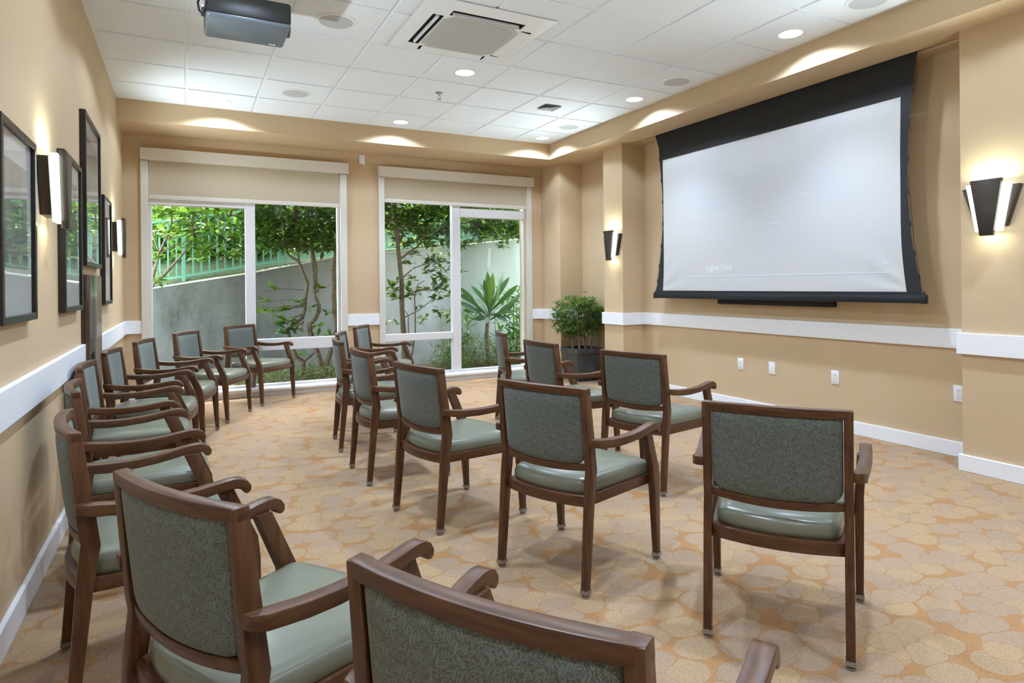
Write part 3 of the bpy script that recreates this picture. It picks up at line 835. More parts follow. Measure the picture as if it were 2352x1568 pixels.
# ------------------------------------------------------------------ sconces
def trap(w0, w1, z0, z1): return [(-w0/2, z0), (w0/2, z0), (w1/2, z1), (-w1/2, z1)]
first = None
for (x, y, rz, lab) in ((XP, 2.155, PI/2, 'lit bronze wall sconce at the right edge, on the near pillar beside the screen'),
                        (XP, 6.13, PI/2, 'lit bronze wall sconce on the far pillar, above the potted plant'),
                        (XL, 3.56, -PI/2, 'lit bronze wall sconce on the left wall between the two nearest pictures'),
                        (XL, 6.70, -PI/2, 'lit bronze wall sconce on the left wall farthest away, near the window corner'),
                        (XL, .42, -PI/2, 'extra bronze wall sconce added behind the camera to light the ceiling'), (XP, -1.4, PI/2, 'extra bronze wall sconce added behind the camera to light the ceiling')):  # this unseen pair is added to brighten the ceiling
    if first is None:
        t = first = thing('wall_sconce', lab, 'wall lamp', (x, y, 1.525), rz, 'bronze wall sconces')
        b_ = MB(); b_.prism(trap(.165, .323, .055, .308), 'y', 0, .044); b_.done('back_plate', M['bronze'], t, bevel=.002)
        b_ = MB(); b_.prism(trap(.142, .248, .028, .328), 'y', .044, .072); b_.done('glowing_panel', M['sconce_glow'], t)
        b_ = MB(); b_.prism(trap(.072, .176, 0, .350), 'y', .072, .1); b_.done('front_plate', M['bronze'], t, bevel=.002)
        lp = lamp('sconce_lamp', 'AREA', t, (0, .06, .352), .8, (.86, 1, .86), shape='RECTANGLE', size=.22, size_y=.05)
        lp.rotation_euler = (PI, 0, 0)
        lp = lamp('sconce_lamp', 'SPOT', t, (0, .06, .352), 66, (.85, 1, 1.06), spot_size=math.radians(116), spot_blend=1.0, shadow_soft_size=.04)
        lp.rotation_euler = (PI-1.0, 0, 0)
        lp = lamp('sconce_lamp', 'AREA', t, (0, .058, .02), .22, (.95, 1, .86), shape='RECTANGLE', size=.12, size_y=.02)
    else: dup(first, (x, y, 1.525), rz, lab, 'bronze wall sconces')

# ------------------------------------------------------------------ pictures on the left wall (nearest to farthest)
PIC = [(2.655, 3.215, 1.124, 1.842, 'nearest framed picture on the left wall, cut by the photo edge'),
       (3.915, 4.525, 1.124, 1.962, 'framed picture on the left wall partly behind the nearer sconce'),
       (4.705, 5.495, 1.392, 2.362, 'highest hung framed picture on the left wall, above the wood cabinet'),
       (5.715, 6.255, 1.124, 1.965, 'farthest framed picture on the left wall, next to the far sconce')]
for k, (y0, y1, z0, z1, lab) in enumerate(PIC):
    w, h = (y1-y0)/2, z1-z0
    t = thing('framed_picture', lab, 'picture', (XL, (y0+y1)/2, z0), -PI/2, 'framed pictures on the left wall')
    b_ = MB(); fw = .028
    for q in ((-w, -w+fw, 0, h), (w-fw, w, 0, h), (-w+fw, w-fw, 0, fw), (-w+fw, w-fw, h-fw, h)): b_.box(q[0], q[1], .0, .034, q[2], q[3])
    b_.done('picture_frame', M['pic_frame'], t, bevel=.0015, seg=1)
    b_ = MB(); b_.box(-w+fw, w-fw, .002, .018, fw, h-fw); b_.done('mat_board', M['mat'], t, smooth=False)
    b_ = MB(); b_.box(-w+fw+.07, w-fw-.07, .017, .0195, h*.28, h-fw-.1); b_.done('print', printmat('monochrome_photo', (k*3.7, 0, k*1.9)), t, smooth=False)
    b_ = MB(); b_.box(-w+fw, w-fw, .024, .026, fw, h-fw); b_.done('glass_pane', M['picglass'], t, smooth=False)

t = thing('wall_cabinet', 'dark wood cabinet set into the left wall below the highest picture', 'cabinet', (XL, 5.04, 0), -PI/2)
b_ = MB(); b_.box(-.335, .335, 0, .017, 0, 1.338); b_.done('cabinet_body', M['cabinet'], t, bevel=.002)
b_ = MB(); b_.box(-.33, .335, .0195, .043, .004, 1.334); b_.done('cabinet_door', M['cabinet_door'], t, bevel=.002)

# ------------------------------------------------------------------ outlets and plates
def plate(kind, loc, rz, label, n):
    t = thing(kind, label, 'wall plate' if n == 0 else ('outlet' if n == 2 else 'switch'), loc, rz, 'white wall plates')
    b_ = MB(); b_.box(-.036, .036, 0, .006, -.0575, .0575); b_.done('cover_plate', M['plate'], t, bevel=.002)
    if n == 2:
        b_ = MB(); b_.box(-.0165, .0165, .005, .0085, -.034, .034); b_.done('receptacle', M['plate'], t, bevel=.001, seg=1)
        b_ = MB()
        for z in (-.018, .018):
            b_.box(-.0075, -.0052, .0084, .0088, z+.001, z+.009); b_.box(.0052, .0075, .0084, .0088, z+.001, z+.008); b_.box(-.0022, .0022, .0084, .0088, z-.009, z-.005)
        b_.done('socket_slots', M['slot'], t, smooth=False)
    if n == 1:
        b_ = MB(); b_.box(-.0165, .0165, .005, .009, -.033, .033); b_.done('rocker', M['plate'], t, bevel=.0015)
plate('wall_outlet', (XR, 4.514, .448), PI/2, 'white double outlet farthest left on the recess wall under the screen', 2)
plate('blank_wall_plate', (XR, 4.140, .448), PI/2, 'plain white blank wall plate between two outlets under the screen', 0)
plate('wall_outlet', (XR, 3.495, .443), PI/2, 'white double outlet below the right half of the soundbar, above the large chair', 2)
plate('wall_outlet', (XR, 2.535, .447), PI/2, 'white double outlet next to the near pillar corner', 2)
plate('wall_switch', (1.955, YW, 2.812), PI, 'small white switch plate high on the wall between the blinds', 1)

# ------------------------------------------------------------------ leaves
def leaf(V, F, p, d, nrm, L, W, droop=.15, fold=.25, n=3):
    d = d.normalized(); s = d.cross(nrm)
    if s.length < 1e-3: s = d.cross(Vector((1, 0, .3)))
    s.normalize(); up = s.cross(d)
    i0 = len(V)
    V.append(p)
    st = ((.28, .8), (.62, 1.0)) if n == 3 else ((.18, .55), (.42, 1.0), (.7, .95))
    for tt, ww in st:
        c = p+d*(L*tt)-up*(droop*L*tt*tt)
        V.append(c+s*(W*.5*ww)+up*(fold*W*.5*ww)); V.append(c); V.append(c-s*(W*.5*ww)+up*(fold*W*.5*ww))
    V.append(p+d*L-up*(droop*L))
    k = len(st)
    F.append((i0, i0+2, i0+1)); F.append((i0, i0+3, i0+2))
    for j in range(k-1):
        a = i0+1+3*j; c = a+3
        F.append((a, a+1, c+1, c)); F.append((a+1, a+2, c+2, c+1))
    a = i0+1+3*(k-1); e = a+3
    F.append((a, a+1, e)); F.append((a+1, a+2, e))
def blade4(V, F, p, d, s, L, W):
    i = len(V); m_ = p+d*(L*.5)
    V += [p, m_+s*(W*.5), p+d*L, m_-s*(W*.5)]; F.append((i, i+1, i+2, i+3))
def rv(rng): 
    while True:
        v = Vector((rng.uniform(-1, 1), rng.uniform(-1, 1), rng.uniform(-1, 1)))
        if .05 < v.length < 1: return v.normalized()
def foliage(name, V, F, mat, parent, org):
    me = bpy.data.meshes.new(name); org = Vector(org)
    me.from_pydata([tuple(v-org) for v in V], [], F); me.update()
    for p in me.polygons: p.use_smooth = True
    return link(name, me, mat, parent)
def whorl(V, F, rng, c, n, L, W, spread=.05, updir=Vector((0, 0, .35))):
    for _ in range(n):
        d = rv(rng); d.z = d.z*.6; d = (d+updir).normalized()
        p = c+rv(rng)*spread*rng.random()
        leaf(V, F, p, d, (Vector((0, 0, 1))+rv(rng)*.6).normalized(), L*rng.uniform(.7, 1.15), W*rng.uniform(.75, 1.15), rng.uniform(.05, .45), rng.uniform(.1, .4))
def tree(label, base, limbs, clusters, masses, L, W, mat, seed, name='garden_tree', group=None):
    rng = random.Random(seed)
    t = thing(name, label, 'tree', base, 0, group); o = Vector(base)
    b_ = MB()
    for pts, r0, r1 in limbs:
        k = len(pts)
        b_.tube([Vector(p)-o for p in pts], [r0+(r1-r0)*i/(k-1) for i in range(k)], 8)
    b_.done('trunk', M['bark'], t, ang=80)
    V, F = [], []
    for (c, n, sp) in clusters: whorl(V, F, rng, Vector(c), n, L, W, sp)
    for (x0, x1, y0, y1, z0, z1, cnt) in masses:
        for _ in range(cnt):
            whorl(V, F, rng, Vector((rng.uniform(x0, x1), rng.uniform(y0, y1), rng.uniform(z0, z1))), 6, L, W, .06)
    foliage('foliage', V, F, mat, t, o)
    return t

# ------------------------------------------------------------------ potted plant in the corner
t = thing('potted_plant', 'bushy green plant in a square slate planter in the corner by the far pillar', 'potted plant', (4.59, 6.935, 0))
b_ = MB(); hw = .195
sq = lambda h_, z: [(-h_, -h_, z), (h_, -h_, z), (h_, h_, z), (-h_, h_, z)]
b_.loft([sq(.172, .05), sq(.186, .345), sq(.198, .352), sq(.200, .425), sq(.172, .425), sq(.165, .38)])
b_.done('planter', M['pot'], t, bevel=.004, seg=1)
b_ = MB(); b_.box(-.13, .13, -.13, .13, 0, .055); b_.done('planter_foot', M['slot'], t, smooth=False)
b_ = MB(); b_.box(-.17, .17, -.17, .17, .37, .392); b_.done('soil', M['soil'], t, smooth=False)
rng = random.Random(11)
b_ = MB(); tips = []
stems = [(-.07, -.06), (-.02, .02), (.03, -.05), (.07, .03), (.10, -.07), (-.10, .05)]
for sx_, sy_ in stems:
    top = Vector((sx_*1.2+rng.uniform(-.02, .02), sy_*1.2, rng.uniform(.60, .70)))
    b_.tube([(sx_, sy_, .385), (sx_*1.1, sy_, .5), top], [.014, .013, .012], 8)
    for k in range(7):
        e = top+Vector((rng.uniform(-.20, .16), rng.uniform(-.18, .18), rng.uniform(.08, .34)))
        b_.tube([top-Vector((0, 0, .02)), (top+e)/2+Vector((0, 0, -.03)), e], [.008, .006, .004], 5)
b_.done('stems', M['barkpale'], t, ang=80)
V, F = [], []
cnt = 0
while cnt < 560:
    c = Vector((rng.uniform(-.37, .25), rng.uniform(-.29, .29), rng.uniform(-.26, .26)))
    if abs((c.x+.06)/.31)**3+abs(c.y/.29)**3+abs(c.z/.26)**3 > 1 or (abs((c.x+.06)/.31)**3+abs(c.y/.29)**3+abs(c.z/.26)**3 < .12): continue
    cnt += 1; c.z += .825
    for k in range(rng.randint(7, 11)):
        a = rng.uniform(0, 2*PI); el = rng.uniform(-.2, .9)
        d = Vector((math.cos(a)*math.cos(el), math.sin(a)*math.cos(el), math.sin(el)))
        leaf(V, F, c, d, Vector((0, 0, 1)), rng.uniform(.05, .085), rng.uniform(.010, .016), rng.uniform(.1, .5), .3)
c0 = Vector((-.0, 0, 1.10))
for c in (Vector((.02, -.05, 1.135)), Vector((-.36, -.02, .66)), Vector((-.35, .05, .78)), Vector((-.05, -.22, .60)), Vector((.14, -.15, .64))):
    for k in range(12):
        a = 2*PI*k/12; d = Vector((math.cos(a), math.sin(a), rng.uniform(-.1, .6)))
        leaf(V, F, c, d, Vector((0, 0, 1)), rng.uniform(.06, .085), .014, .2, .3)
foliage('foliage', [v+Vector((0, 0, 0)) for v in V], F, M['leaf_pot'], t, (0, 0, 0))

# ------------------------------------------------------------------ garden outside
RWY = 9.45
TOP = [(-3.2, .80), (-.43, 1.232), (.77, 1.432), (2.05, 1.685), (2.70, 1.752), (3.85, 1.877), (5.15, 2.03), (8.2, 2.36)]
b_ = MB(); b_.prism([(-3.2, -.3)]+[(x, z) for x, z in TOP]+[(8.2, -.3)][:1], 'y', RWY, RWY+.18) if False else None
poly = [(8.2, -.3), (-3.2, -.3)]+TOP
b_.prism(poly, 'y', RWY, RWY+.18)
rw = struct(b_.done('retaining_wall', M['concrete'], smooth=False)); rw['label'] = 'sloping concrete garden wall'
b_ = MB()
for (xa, za), (xb, zb) in zip(TOP[:-1], TOP[1:]):
    b_.prism([(xa, za), (xb, zb), (xb, zb+.018), (xa, za+.018)], 'y', RWY-.004, RWY+.184)
b_.done('wall_cap', M['cap'], rw, smooth=False)
b_ = MB(); b_.box(-4, 9, 7.95, RWY, -.3, .03)
struct(b_.done('ground', M['litter'], smooth=False))
# bank behind the wall
def wtop(x):
    if x <= TOP[0][0]: return TOP[0][1]+(x-TOP[0][0])*.15
    for (xa, za), (xb, zb) in zip(TOP[:-1], TOP[1:]):
        if xa <= x <= xb: return za+(zb-za)*(x-xa)/(xb-xa)
    return TOP[-1][1]
b_ = MB(); rows = []
for j in range(10):
    y = RWY+.18+j*.7; rw_ = []
    for i in range(25):
        x = -8+i*.85
        zt = wtop(x)
        rw_.append(b_.bm.verts.new((x, y, zt+.02+.14*j+(.10*math.sin(x*1.7+j)+.1 if j else .0))))
    rows.append(rw_)
for j in range(9):
    for i in range(24): b_.bm.faces.new((rows[j][i], rows[j][i+1], rows[j+1][i+1], rows[j+1][i]))
struct(b_.done('ground_bank', simple('bank_turf', (.035, .055, .014), .95, nscale=30, namt=.7, bstr=1)))

# fence along the wall top
t = thing('metal_fence', 'pale green metal railing on top of the sloping garden wall', 'fence', (0, 9.68, 0))
def ftop(x): return 1.30+(x+.22)*(.172)+.0
def fz(x, k):
    w = 1.37+(x+.22)*.181 if x < 1.2 else 1.627+(x-1.2)*.135
    return w+(0 if k == 0 else .78)
def rail(k, name):
    b_ = MB(); pts = [(-3+i*.5, 0, fz(-3+i*.5, k)) for i in range(20)]
    loops = [[(x, -.02, z-.016), (x, .02, z-.016), (x, .02, z+.016), (x, -.02, z+.016)] for x, _, z in pts]
    b_.loft(loops); b_.done(name, M['fence'], t, smooth=False)
rail(0, 'bottom_rail'); rail(1, 'top_rail')
b_ = MB(); x = -3.0; posts = []
k = 0
while x < 6.4:
    if abs(((x+.013) % 1.9)) < .05 or abs(((x+.013) % 1.9)-1.9) < .05: pass
    b_.box(x-.011, x+.011, -.011, .011, fz(x, 0), fz(x, 1)); x += .1
b_.done('pickets', M['fence'], t, smooth=False)
for x in (-1.9, -.013, 1.22, 3.17, 5.1):
    b_ = MB(); b_.box(x-.024, x+.024, -.024, .024, fz(x, 0)-.17, fz(x, 1)+.02); b_.done('post', M['fence'], t, bevel=.003, seg=1)

T0 = [([(-.62, 9.1, .02), (-.55, 9.1, .55), (-.414, 9.1, 1.048), (-.389, 9.1, 1.273), (-.303, 9.1, 1.62), (-.291, 9.1, 1.681), (-.201, 9.1, 1.884), (-.146, 9.1, 2.061), (-.129, 9.1, 2.4)], .03, .010),
      ([(-.291, 9.1, 1.664), (-.117, 9.1, 1.807), (-.055, 9.1, 1.786), (.024, 9.1, 1.854)], .012, .006), ([(-.295, 9.1, 1.733), (-.354, 9.1, 1.915), (-.382, 9.1, 2.139)], .013, .007),
      ([(-.55, 9.12, .5), (-.399, 9.15, 1.238), (-.23, 9.15, 1.421), (-.088, 9.15, 1.598), (.039, 9.15, 1.768), (.088, 9.15, 1.895), (.106, 9.15, 2.3)], .026, .008),
      ([(-.202, 9.1, 1.857), (-.023, 9.1, 1.91), (.112, 9.1, 1.932)], .008, .005), ([(-.122, 9.1, 2.088), (.042, 9.1, 2.121), (.139, 9.1, 2.223)], .008, .005)]
tree('leafy tree with crooked thin branches at the left pane of the left window', (-.62, 9.1, .03), T0,
     [((-.15, 9.0, 2.2), 12, .05), ((-.02, 9.0, 2.15), 9, .05), ((-.36, 9.0, 1.62), 9, .06), ((-.3, 9.0, 1.35), 7, .06), ((.05, 9.05, 1.75), 7, .05), ((-.1, 9.0, 1.93), 7, .05), ((-.25, 9.05, 1.28), 5, .06),
      ((-.36, 9, 2.2), 10, .07), ((.12, 9.1, 2.2), 12, .06), ((.2, 9.1, 1.98), 8, .06), ((.33, 9.1, 1.95), 8, .07), ((.5, 9.1, 2.1), 10, .08), ((.58, 9.1, 1.9), 9, .08), ((.42, 9.1, 1.72), 7, .07), ((.6, 9.1, 1.65), 6, .06)],
     [(-.8, .8, 8.9, 9.3, 2.15, 2.9, 70), (.1, .8, 8.95, 9.3, 1.6, 2.2, 34), (-.5, .1, 9, 9.3, 1.9, 2.2, 16)], .15, .062, M['leaf_tree'], 1)
T1 = [([(1.354, 8.9, 0), (1.405, 8.9, .127), (1.411, 8.9, .239), (1.326, 8.9, .291), (1.274, 8.9, .415), (1.235, 8.9, .556), (1.207, 8.9, .697), (1.259, 8.9, .706), (1.403, 8.9, .829), (1.435, 8.9, .941), (1.45, 8.9, 1.11), (1.475, 8.9, 1.297), (1.426, 8.9, 1.415), (1.374, 8.9, 1.564), (1.358, 8.9, 1.601), (1.371, 8.9, 1.817), (1.334, 8.9, 2.096), (1.313, 8.9, 2.5)], .036, .014),
      ([(1.415, 8.9, .248), (1.442, 8.9, .256), (1.506, 8.9, .308), (1.58, 8.9, .379)], .016, .012), ([(1.358, 8.9, 1.592), (1.25, 8.9, 1.656), (1.189, 8.9, 1.767), (1.182, 8.9, 1.998), (1.184, 8.9, 2.4)], .018, .010)]
L1 = [(1.021, 8.85, 1.227), (1.01, 8.85, .935), (1.131, 8.85, .932), (1.227, 8.85, .957), (1.165, 8.85, .802), (1.199, 8.85, .783), (1.146, 8.85, .638), (1.278, 8.85, .669), (1.375, 8.85, .656), (1.361, 8.85, 1.037), (1.39, 8.85, .338), (.891, 8.85, .966), (.926, 8.85, 1.056), (1.094, 8.85, .731), (1.27, 8.85, .817)]
for p in L1: T1.append(([(1.42, 8.9, p[2]*.75+.28), ((p[0]+1.42)/2, 8.88, (p[2]+p[2]*.75+.3)/2), p], .006, .003))
tree('tree with a strongly curved trunk in the right pane of the left window', (1.354, 8.9, .03), T1, [(p, 8, .05) for p in L1],
     [(.7, 1.45, 8.7, 9.3, 1.72, 2.6, 330)], .115, .052, M['leaf_tree'], 2)
T2 = [([(1.70, 8.85, 0), (1.67, 8.85, .152), (1.634, 8.85, .211), (1.589, 8.85, .355), (1.554, 8.85, .451), (1.501, 8.85, .613), (1.484, 8.85, .735), (1.557, 8.85, .808), (1.613, 8.85, .919), (1.614, 8.85, .994), (1.569, 8.85, 1.108), (1.552, 8.85, 1.202), (1.548, 8.85, 1.296), (1.537, 8.85, 1.535), (1.526, 8.85, 1.817), (1.505, 8.85, 2.051), (1.471, 8.85, 2.5)], .042, .015),
      ([(1.566, 8.85, 1.225), (1.585, 8.85, 1.301), (1.586, 8.85, 1.489), (1.556, 8.85, 1.676), (1.535, 8.85, 1.826)], .014, .012),
      ([(1.70, 8.85, 0), (1.688, 8.85, .122), (1.707, 8.85, .178), (1.755, 8.85, .345), (1.803, 8.85, .457), (1.832, 8.85, .57), (1.861, 8.85, .673), (1.826, 8.85, .913), (1.814, 8.85, 1.104), (1.82, 8.85, 1.294), (1.813, 8.85, 1.489), (1.843, 8.85, 1.68), (1.872, 8.85, 1.824), (1.884, 8.85, 2.063), (1.877, 8.85, 2.5)], .046, .022)]
L2 = [(1.584, 8.8, .713), (1.732, 8.8, .887), (1.88, 8.8, .912), (1.504, 8.8, .987), (1.597, 8.8, 1.221), (1.592, 8.8, .59), (1.73, 8.8, .574)]
for p in L2: T2.append(([(1.6 if p[0] < 1.7 else 1.83, 8.85, p[2]+.02), p], .006, .003))
tree('tree forking low into two trunks beside the right edge of the left window', (1.70, 8.85, .03), T2, [(p, 6, .05) for p in L2],
     [(1.4, 2.2, 8.7, 9.3, 1.74, 2.6, 350)], .115, .052, M['leaf_tree'], 3)
T3 = [([(2.77, 8.8, 0), (2.78, 8.8, .174), (2.791, 8.8, .34), (2.793, 8.8, .472), (2.776, 8.8, .648), (2.765, 8.8, .868), (2.758, 8.8, 1.087), (2.764, 8.8, 1.253), (2.747, 8.8, 1.437), (2.725, 8.8, 1.665), (2.708, 8.8, 1.848), (2.696, 8.8, 2.03), (2.679, 8.8, 2.258), (2.658, 8.8, 2.412), (2.65, 8.8, 2.7)], .042, .024),
      ([(2.719, 8.8, 1.994), (2.781, 8.8, 2.06), (2.839, 8.8, 2.145), (2.878, 8.8, 2.3)], .016, .010), ([(2.763, 8.8, 1.647), (2.892, 8.8, 1.741), (3.009, 8.8, 1.817), (3.088, 8.8, 1.949), (3.188, 8.8, 2.2)], .018, .010),
      ([(2.784, 8.8, 1.372), (2.938, 8.8, 1.501), (3.074, 8.8, 1.548), (3.3, 8.8, 1.6)], .010, .005), ([(2.76, 8.8, 1.2), (2.65, 8.8, 1.17), (2.6, 8.8, 1.16)], .008, .004), ([(2.78, 8.8, 1.1), (3.1, 8.78, 1.2), (3.4, 8.78, 1.15)], .010, .004),
      ([(2.80, 8.8, .796), (2.989, 8.8, .879), (3.177, 8.8, 1.008), (3.369, 8.8, 1.167)], .008, .004)]
L3 = [(2.852, 8.8, 1.575), (2.95, 8.8, 1.696), (2.888, 8.8, 1.344), (3.173, 8.8, 1.624), (3.171, 8.8, 1.437), (3.321, 8.8, 1.578), (3.421, 8.8, 1.456), (3.318, 8.8, 1.248), (3.419, 8.8, 1.295), (2.671, 8.8, 1.3), (2.593, 8.8, 1.237), (2.655, 8.8, 1.158), (2.61, 8.8, 1.116), (2.672, 8.8, 1.088), (3.226, 8.8, 1.186), (3.253, 8.8, 1.042), (3.37, 8.8, 1.212), (3.397, 8.8, 1.076), (3.495, 8.8, 1.12), (3.309, 8.8, .87), (3.1, 8.8, 1.2), (3.02, 8.8, 1.16), (2.85, 8.78, 1.15), (2.84, 8.78, 1.22)]
tree('straight trunked tree with hanging leaf clusters in the left pane of the right window', (2.77, 8.8, .03), T3, [(p, 8, .06) for p in L3],
     [(2.3, 3.75, 8.7, 9.2, 2.05, 2.75, 330), (2.7, 3.75, 8.7, 9.2, 1.8, 2.1, 60), (3.0, 3.7, 8.7, 9.1, 1.3, 1.75, 14)], .125, .06, M['leaf_tree'], 4)
T4 = [([(2.87, 8.75, 0), (2.876, 8.75, .203), (2.91, 8.75, .396), (2.94, 8.75, .58), (2.942, 8.75, .818), (2.936, 8.75, 1.084), (2.984, 8.75, 1.26), (3.087, 8.75, 1.322)], .013, .006), ([(2.90, 8.75, .38), (2.839, 8.75, .558), (2.837, 8.75, .822), (2.788, 8.75, .893)], .009, .005)]
tree('thin sapling beside the straight tree behind the right window', (2.87, 8.75, .03), T4, [((3.02, 8.75, .78), 5, .04), ((3.08, 8.75, .78), 5, .04), ((3.02, 8.75, .69), 5, .04), ((2.52, 8.75, .73), 7, .04), ((2.64, 8.75, .714), 5, .04), ((2.98, 8.75, .96), 5, .04), ((2.845, 8.75, 1.085), 6, .04)],
     [], .10, .045, M['leaf_tree'], 5)
T5 = [([(5.15, 9.1, 0), (5.1, 9.1, 1.0), (4.95, 9.1, 1.9), (4.6, 9.05, 2.25), (4.2, 9.05, 2.35)], .035, .012), ([(4.95, 9.1, 1.9), (4.9, 9.05, 2.3), (4.8, 9, 2.7)], .02, .01)]
L6 = [(4.457, 9.0, 1.86), (3.876, 9.0, 1.9), (3.964, 9.0, 1.9), (3.787, 9.0, 1.82), (4.836, 9.0, 1.98), (4.327, 9.0, 2.08), (4.553, 9.0, 2.05), (4.7, 9.0, 2.12), (4.045, 9.0, 2.06), (4.5, 8.95, 1.95)]
tree('overhanging tree whose leaves dip into the top of the right window door', (5.15, 9.1, .03), T5, [(p, 9, .07) for p in L6],
     [(3.55, 5.2, 8.85, 9.3, 2.08, 2.75, 300), (3.6, 5.0, 8.9, 9.2, 1.95, 2.15, 40), (5.2, 7.5, 8.6, 9.3, 1.6, 2.9, 120)], .14, .055, M['leaf_tree'], 6)  # last leaf mass is out of view, added to shade the wall's right end

# cordyline
t = thing('cordyline', 'cordyline plant with a rosette of broad strap leaves behind the right window', 'plant', (4.034, 8.6, .03)); o = Vector((4.034, 8.6, .03))
b_ = MB(); b_.tube([Vector(p)-o for p in ((4.034, 8.6, .03), (4.0, 8.6, .48), (4.017, 8.6, .67), (4.045, 8.6, .84))], [.035, .03, .028, .03], 10); b_.done('stem', M['bark'], t, ang=80)
rng = random.Random(5); V, F = [], []
crown = Vector((4.045, 8.6, .80))
tips = [(4.312, 1.48), (4.148, 1.468), (3.961, 1.429), (4.426, 1.372), (3.723, 1.384), (3.656, 1.236), (3.642, 1.059), (3.582, 1.006), (4.553, 1.147), (3.607, 1.137), (3.825, 1.245), (3.911, 1.334), (4.512, .963), (4.144, 1.12), (3.7, .87), (4.35, .85), (3.78, .74), (4.25, 1.3), (4.3, .7), (3.9, .68), (4.05, 1.35), (4.48, 1.25)]
def strap(V, F, p, q, W, nrm, sag):
    d = q-p; L = d.length; s = d.cross(nrm).normalized(); up = s.cross(d).normalized(); i0 = len(V); n = 8
    for k in range(n+1):
        tt = k/n; w = W*(.28+1.1*tt if tt < .45 else (.775+.3*math.sin((tt-.45)/.55*PI*.5)) if tt < .75 else 1.0*(1-((tt-.75)/.25)**2.2)+.02)
        w = W*max(.03, min(1, .16+1.9*tt**1.4) * (1 if tt < .7 else (1-((tt-.7)/.3)**2)))
        c = p+d*tt+up*(sag*L*4*tt*(1-tt))
        V += [c+s*w*.5+up*w*.12, c, c-s*w*.5+up*w*.12]
    for k in range(n):
        a = i0+3*k; F.append((a, a+1, a+4, a+3)); F.append((a+1, a+2, a+5, a+4))
for k, (x, z) in enumerate(tips):
    y = 8.6+rng.uniform(-.34, .30)
    strap(V, F, crown+Vector((rng.uniform(-.02, .02), rng.uniform(-.02, .02), rng.uniform(-.08, .06))), Vector((x, y, z)), rng.uniform(.075, .105), Vector((rng.uniform(-.7, .7), -1, rng.uniform(.2, .9))), rng.uniform(.02, .08))
foliage('leaves', V, F, M['leaf_cordy'], t, o)

def clump(name, label, cx_, cy_, hw_, z1, n, L, W, mat, seed, straplike=True):
    rng = random.Random(seed); V, F = [], []; o = Vector((cx_, cy_, .03))
    for _ in range(n):
        x = cx_+rng.gauss(0, .45)*hw_; y = cy_+rng.gauss(0, .1); h = rng.uniform(.1, z1)
        a = rng.uniform(0, 2*PI); d = Vector((math.cos(a), math.sin(a)*.6, rng.uniform(-.1, .9)))
        leaf(V, F, Vector((x, y, max(.06, h))), d, Vector((0, 0, 1)), L*rng.uniform(.6, 1.1), W*rng.uniform(.7, 1.2), rng.uniform(.1, .6), .25, 4)
    b_ = MB()
    for _ in range(max(6, n//40)):
        x = cx_+rng.gauss(0, .4)*hw_; y = cy_+rng.gauss(0, .06); hh = z1*rng.uniform(.6, .95)
        b_.tube([Vector((x, y, .02))-o, Vector((x+rng.uniform(-.06, .06), y, hh))-o], [.007, .004], 5)
    t = thing(name, label, 'plant', o)
    b_.done('stems', M['stem'], t, ang=80)
    foliage('leaves', V, F, mat, t, o)
    return t
clump('ginger_shrub', 'bright green long leaved shrub right of the cordyline, behind the right window', 4.62, 8.72, .42, 1.15, 420, .26, .042, M['leaf_bright'], 21)
clump('ginger_shrub', 'pale green leafy shrub left of the cordyline, behind the window mullion', 3.62, 8.75, .26, .85, 150, .22, .045, M['leaf_bright'], 22)
clump('low_shrub', 'small bright green shrub at the foot of the right window left pane', 3.32, 8.35, .36, .26, 210, .09, .024, M['leaf_bright'], 23)

def cover(name, label, x0, x1, y0, y1, z1, n, L, W, mat, seed):
    rng = random.Random(seed); V, F = [], []; o = Vector(((x0+x1)/2, (y0+y1)/2, .03))
    for _ in range(n):
        p = Vector((rng.uniform(x0, x1), rng.uniform(y0, y1), .035+z1*rng.random()**1.4))
        d = rv(rng); d.z = abs(d.z)*.8
        leaf(V, F, p, d, (Vector((0, 0, 1))+rv(rng)*.5).normalized(), L*rng.uniform(.6, 1.2), W*rng.uniform(.6, 1.2), .2, .2)
    ob = foliage(name, V, F, mat, None, o); ob.location = o
    tag(ob, label, 'groundcover', kind='stuff')
cover('groundcover', 'dark small leaved groundcover along the foot of the left window', .5, 2.2, 8.3, 9.1, .16, 2600, .05, .022, M['leaf_ground'], 31)
cover('undergrowth', 'brown and green undergrowth below the cordyline behind the right window', 3.3, 5.1, 8.2, 9.2, .42, 3000, .09, .018, M['leaf_ground'], 32)

# shrubs on the bank beyond the fence
def far_shrub(x, y, z0, rx, ry, rz, n, seed, L=.12, W=.055):
    rng = random.Random(seed)
    t = thing('bank_shrub', 'dense light green shrub on the bank beyond the railing', 'shrub', (x, y, z0), 0, 'shrubs beyond the railing')
    V, F = [], []
    for _ in range(n):
        u = rv(rng)*(rng.random()**.45); c = Vector((u.x*rx, u.y*ry, rz*.95+u.z*rz))
        d = rv(rng); s = d.cross(rv(rng))
        if s.length < .1: continue
        blade4(V, F, c, d, s.normalized(), L*rng.uniform(.7, 1.3), W*rng.uniform(.7, 1.3))
    foliage('foliage', V, F, M['leaf_far'], t, (0, 0, 0))
    b_ = MB()
    for k in range(4):
        a = rng.uniform(-.4, .4); b_.tube([(k*.1-.15, 0, -.15), (k*.1-.15+a*.3, 0, rz*.8), (k*.1-.15+a, .1, rz*1.6)], [.03, .022, .01], 6)
    b_.done('stems', M['bark'], t, ang=80)
sd = 100
for i in range(9):
    x = -3.4+i*1.35; zb = .84+(x+3.2)*.146+.1
    far_shrub(x, 10.45+.3*(i % 3), max(.4, zb)-.1, 1.0, .6, .85+.12*(i % 2), 7000, sd+i, .13, .06)
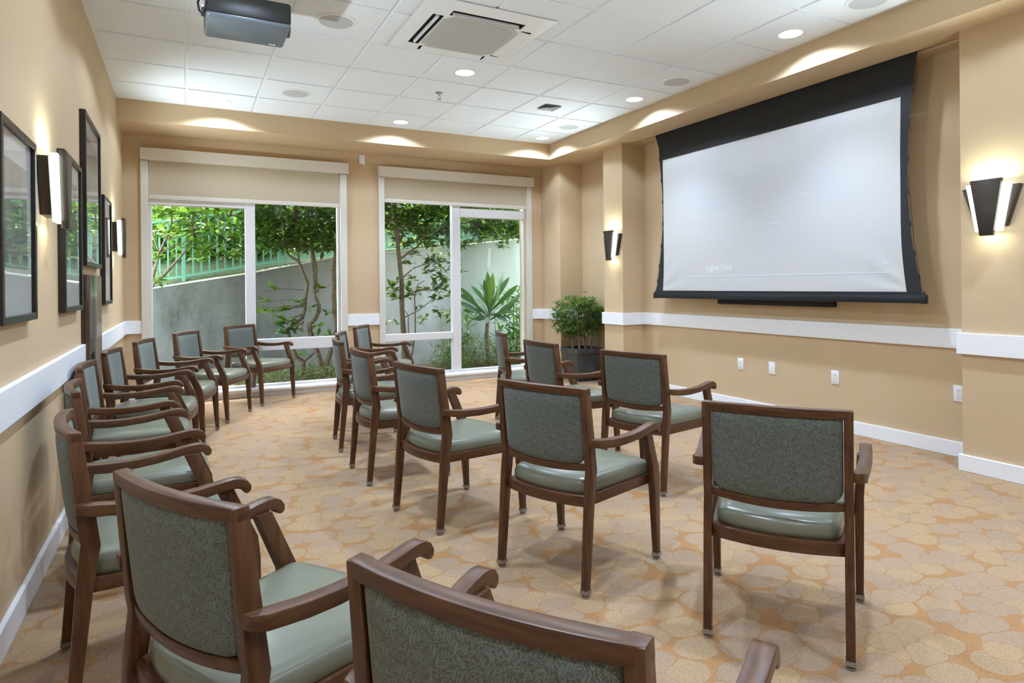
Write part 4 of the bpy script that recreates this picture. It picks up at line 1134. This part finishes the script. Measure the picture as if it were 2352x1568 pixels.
for i in range(7):
    x = -5+i*2.1; zb = 1.1+(x+3.2)*.1
    far_shrub(x, 13.2+.4*(i % 2), max(.5, zb), 1.5, 1.0, 1.35+.2*(i % 3), 2100, sd+30+i, .2, .10)

sun = bpy.data.lights.new('sun', 'SUN'); sun.energy = 3.2; sun.angle = math.radians(4); sun.color = (1, .96, .86)
so = bpy.data.objects.new('sun', sun); C.objects.link(so); so.location = (2, 14, 12)
so.rotation_euler = Vector((-.10, .36, .93)).to_track_quat('Z', 'Y').to_euler()
b_ = MB(); b_.box(XL-.15, 5.1, 7.95, 8.75, 3.0, 3.15); o_ = struct(b_.done('added_eave', M['white'], smooth=False))  # unseen overhang added to keep direct sun out of the windows
# ------------------------------------------------------------------ sky, camera
w = bpy.data.worlds.new('World'); S.world = w; w.use_nodes = True
nt = w.node_tree; nt.nodes.clear(); b = NB(nt)
sky = b.n('ShaderNodeTexSky'); sky.sky_type = 'NISHITA'; sky.sun_disc = False; sky.sun_elevation = math.radians(55); sky.sun_rotation = math.radians(20)
sky.air_density = 1.0; sky.dust_density = 2.5; sky.ozone_density = 1
bgn = b.n('ShaderNodeBackground'); bgn.inputs[1].default_value = 3.2
mxw = b.mix(.55, sky.outputs[0], (2.6, 2.7, 2.8, 1)); b.l(mxw, bgn.inputs[0])
ow = b.n('ShaderNodeOutputWorld'); b.l(bgn.outputs[0], ow.inputs[0])

cam = bpy.data.cameras.new('Camera'); co = bpy.data.objects.new('Camera', cam); C.objects.link(co)
F_PX, CY = 1455.570, 654.960
yaw, pitch, roll = math.radians(27.2914598), math.radians(-.0244264), math.radians(-.5492596)
cam.sensor_fit = 'HORIZONTAL'; cam.sensor_width = 36; cam.lens = F_PX/2352*36; cam.shift_x = 0; cam.shift_y = -(784-CY)/2352
r = Vector((math.cos(yaw), -math.sin(yaw), 0)); f = Vector((math.sin(yaw), math.cos(yaw), 0)); u = Vector((0, 0, 1))
f2 = f*math.cos(pitch)+u*math.sin(pitch); u2 = u*math.cos(pitch)-f*math.sin(pitch)
r3 = r*math.cos(roll)+u2*math.sin(roll); u3 = u2*math.cos(roll)-r*math.sin(roll)
Mx = Matrix((( r3.x, u3.x, -f2.x, 0), (r3.y, u3.y, -f2.y, 0), (r3.z, u3.z, -f2.z, 1.245), (0, 0, 0, 1)))
co.matrix_world = Mx; cam.clip_start = .02; cam.clip_end = 200
S.camera = co
S.view_settings.view_transform = 'Standard'; S.view_settings.look = 'None'; S.view_settings.gamma = 1
S.view_settings.use_curve_mapping = False; S.view_settings.exposure = 1.02
S.cycles.use_denoising = True
S.cycles.max_bounces = 8; S.cycles.diffuse_bounces = 5; S.cycles.glossy_bounces = 4; S.cycles.transparent_max_bounces = 12
S.cycles.sample_clamp_indirect = 6; S.cycles.caustics_reflective = False; S.cycles.caustics_refractive = False
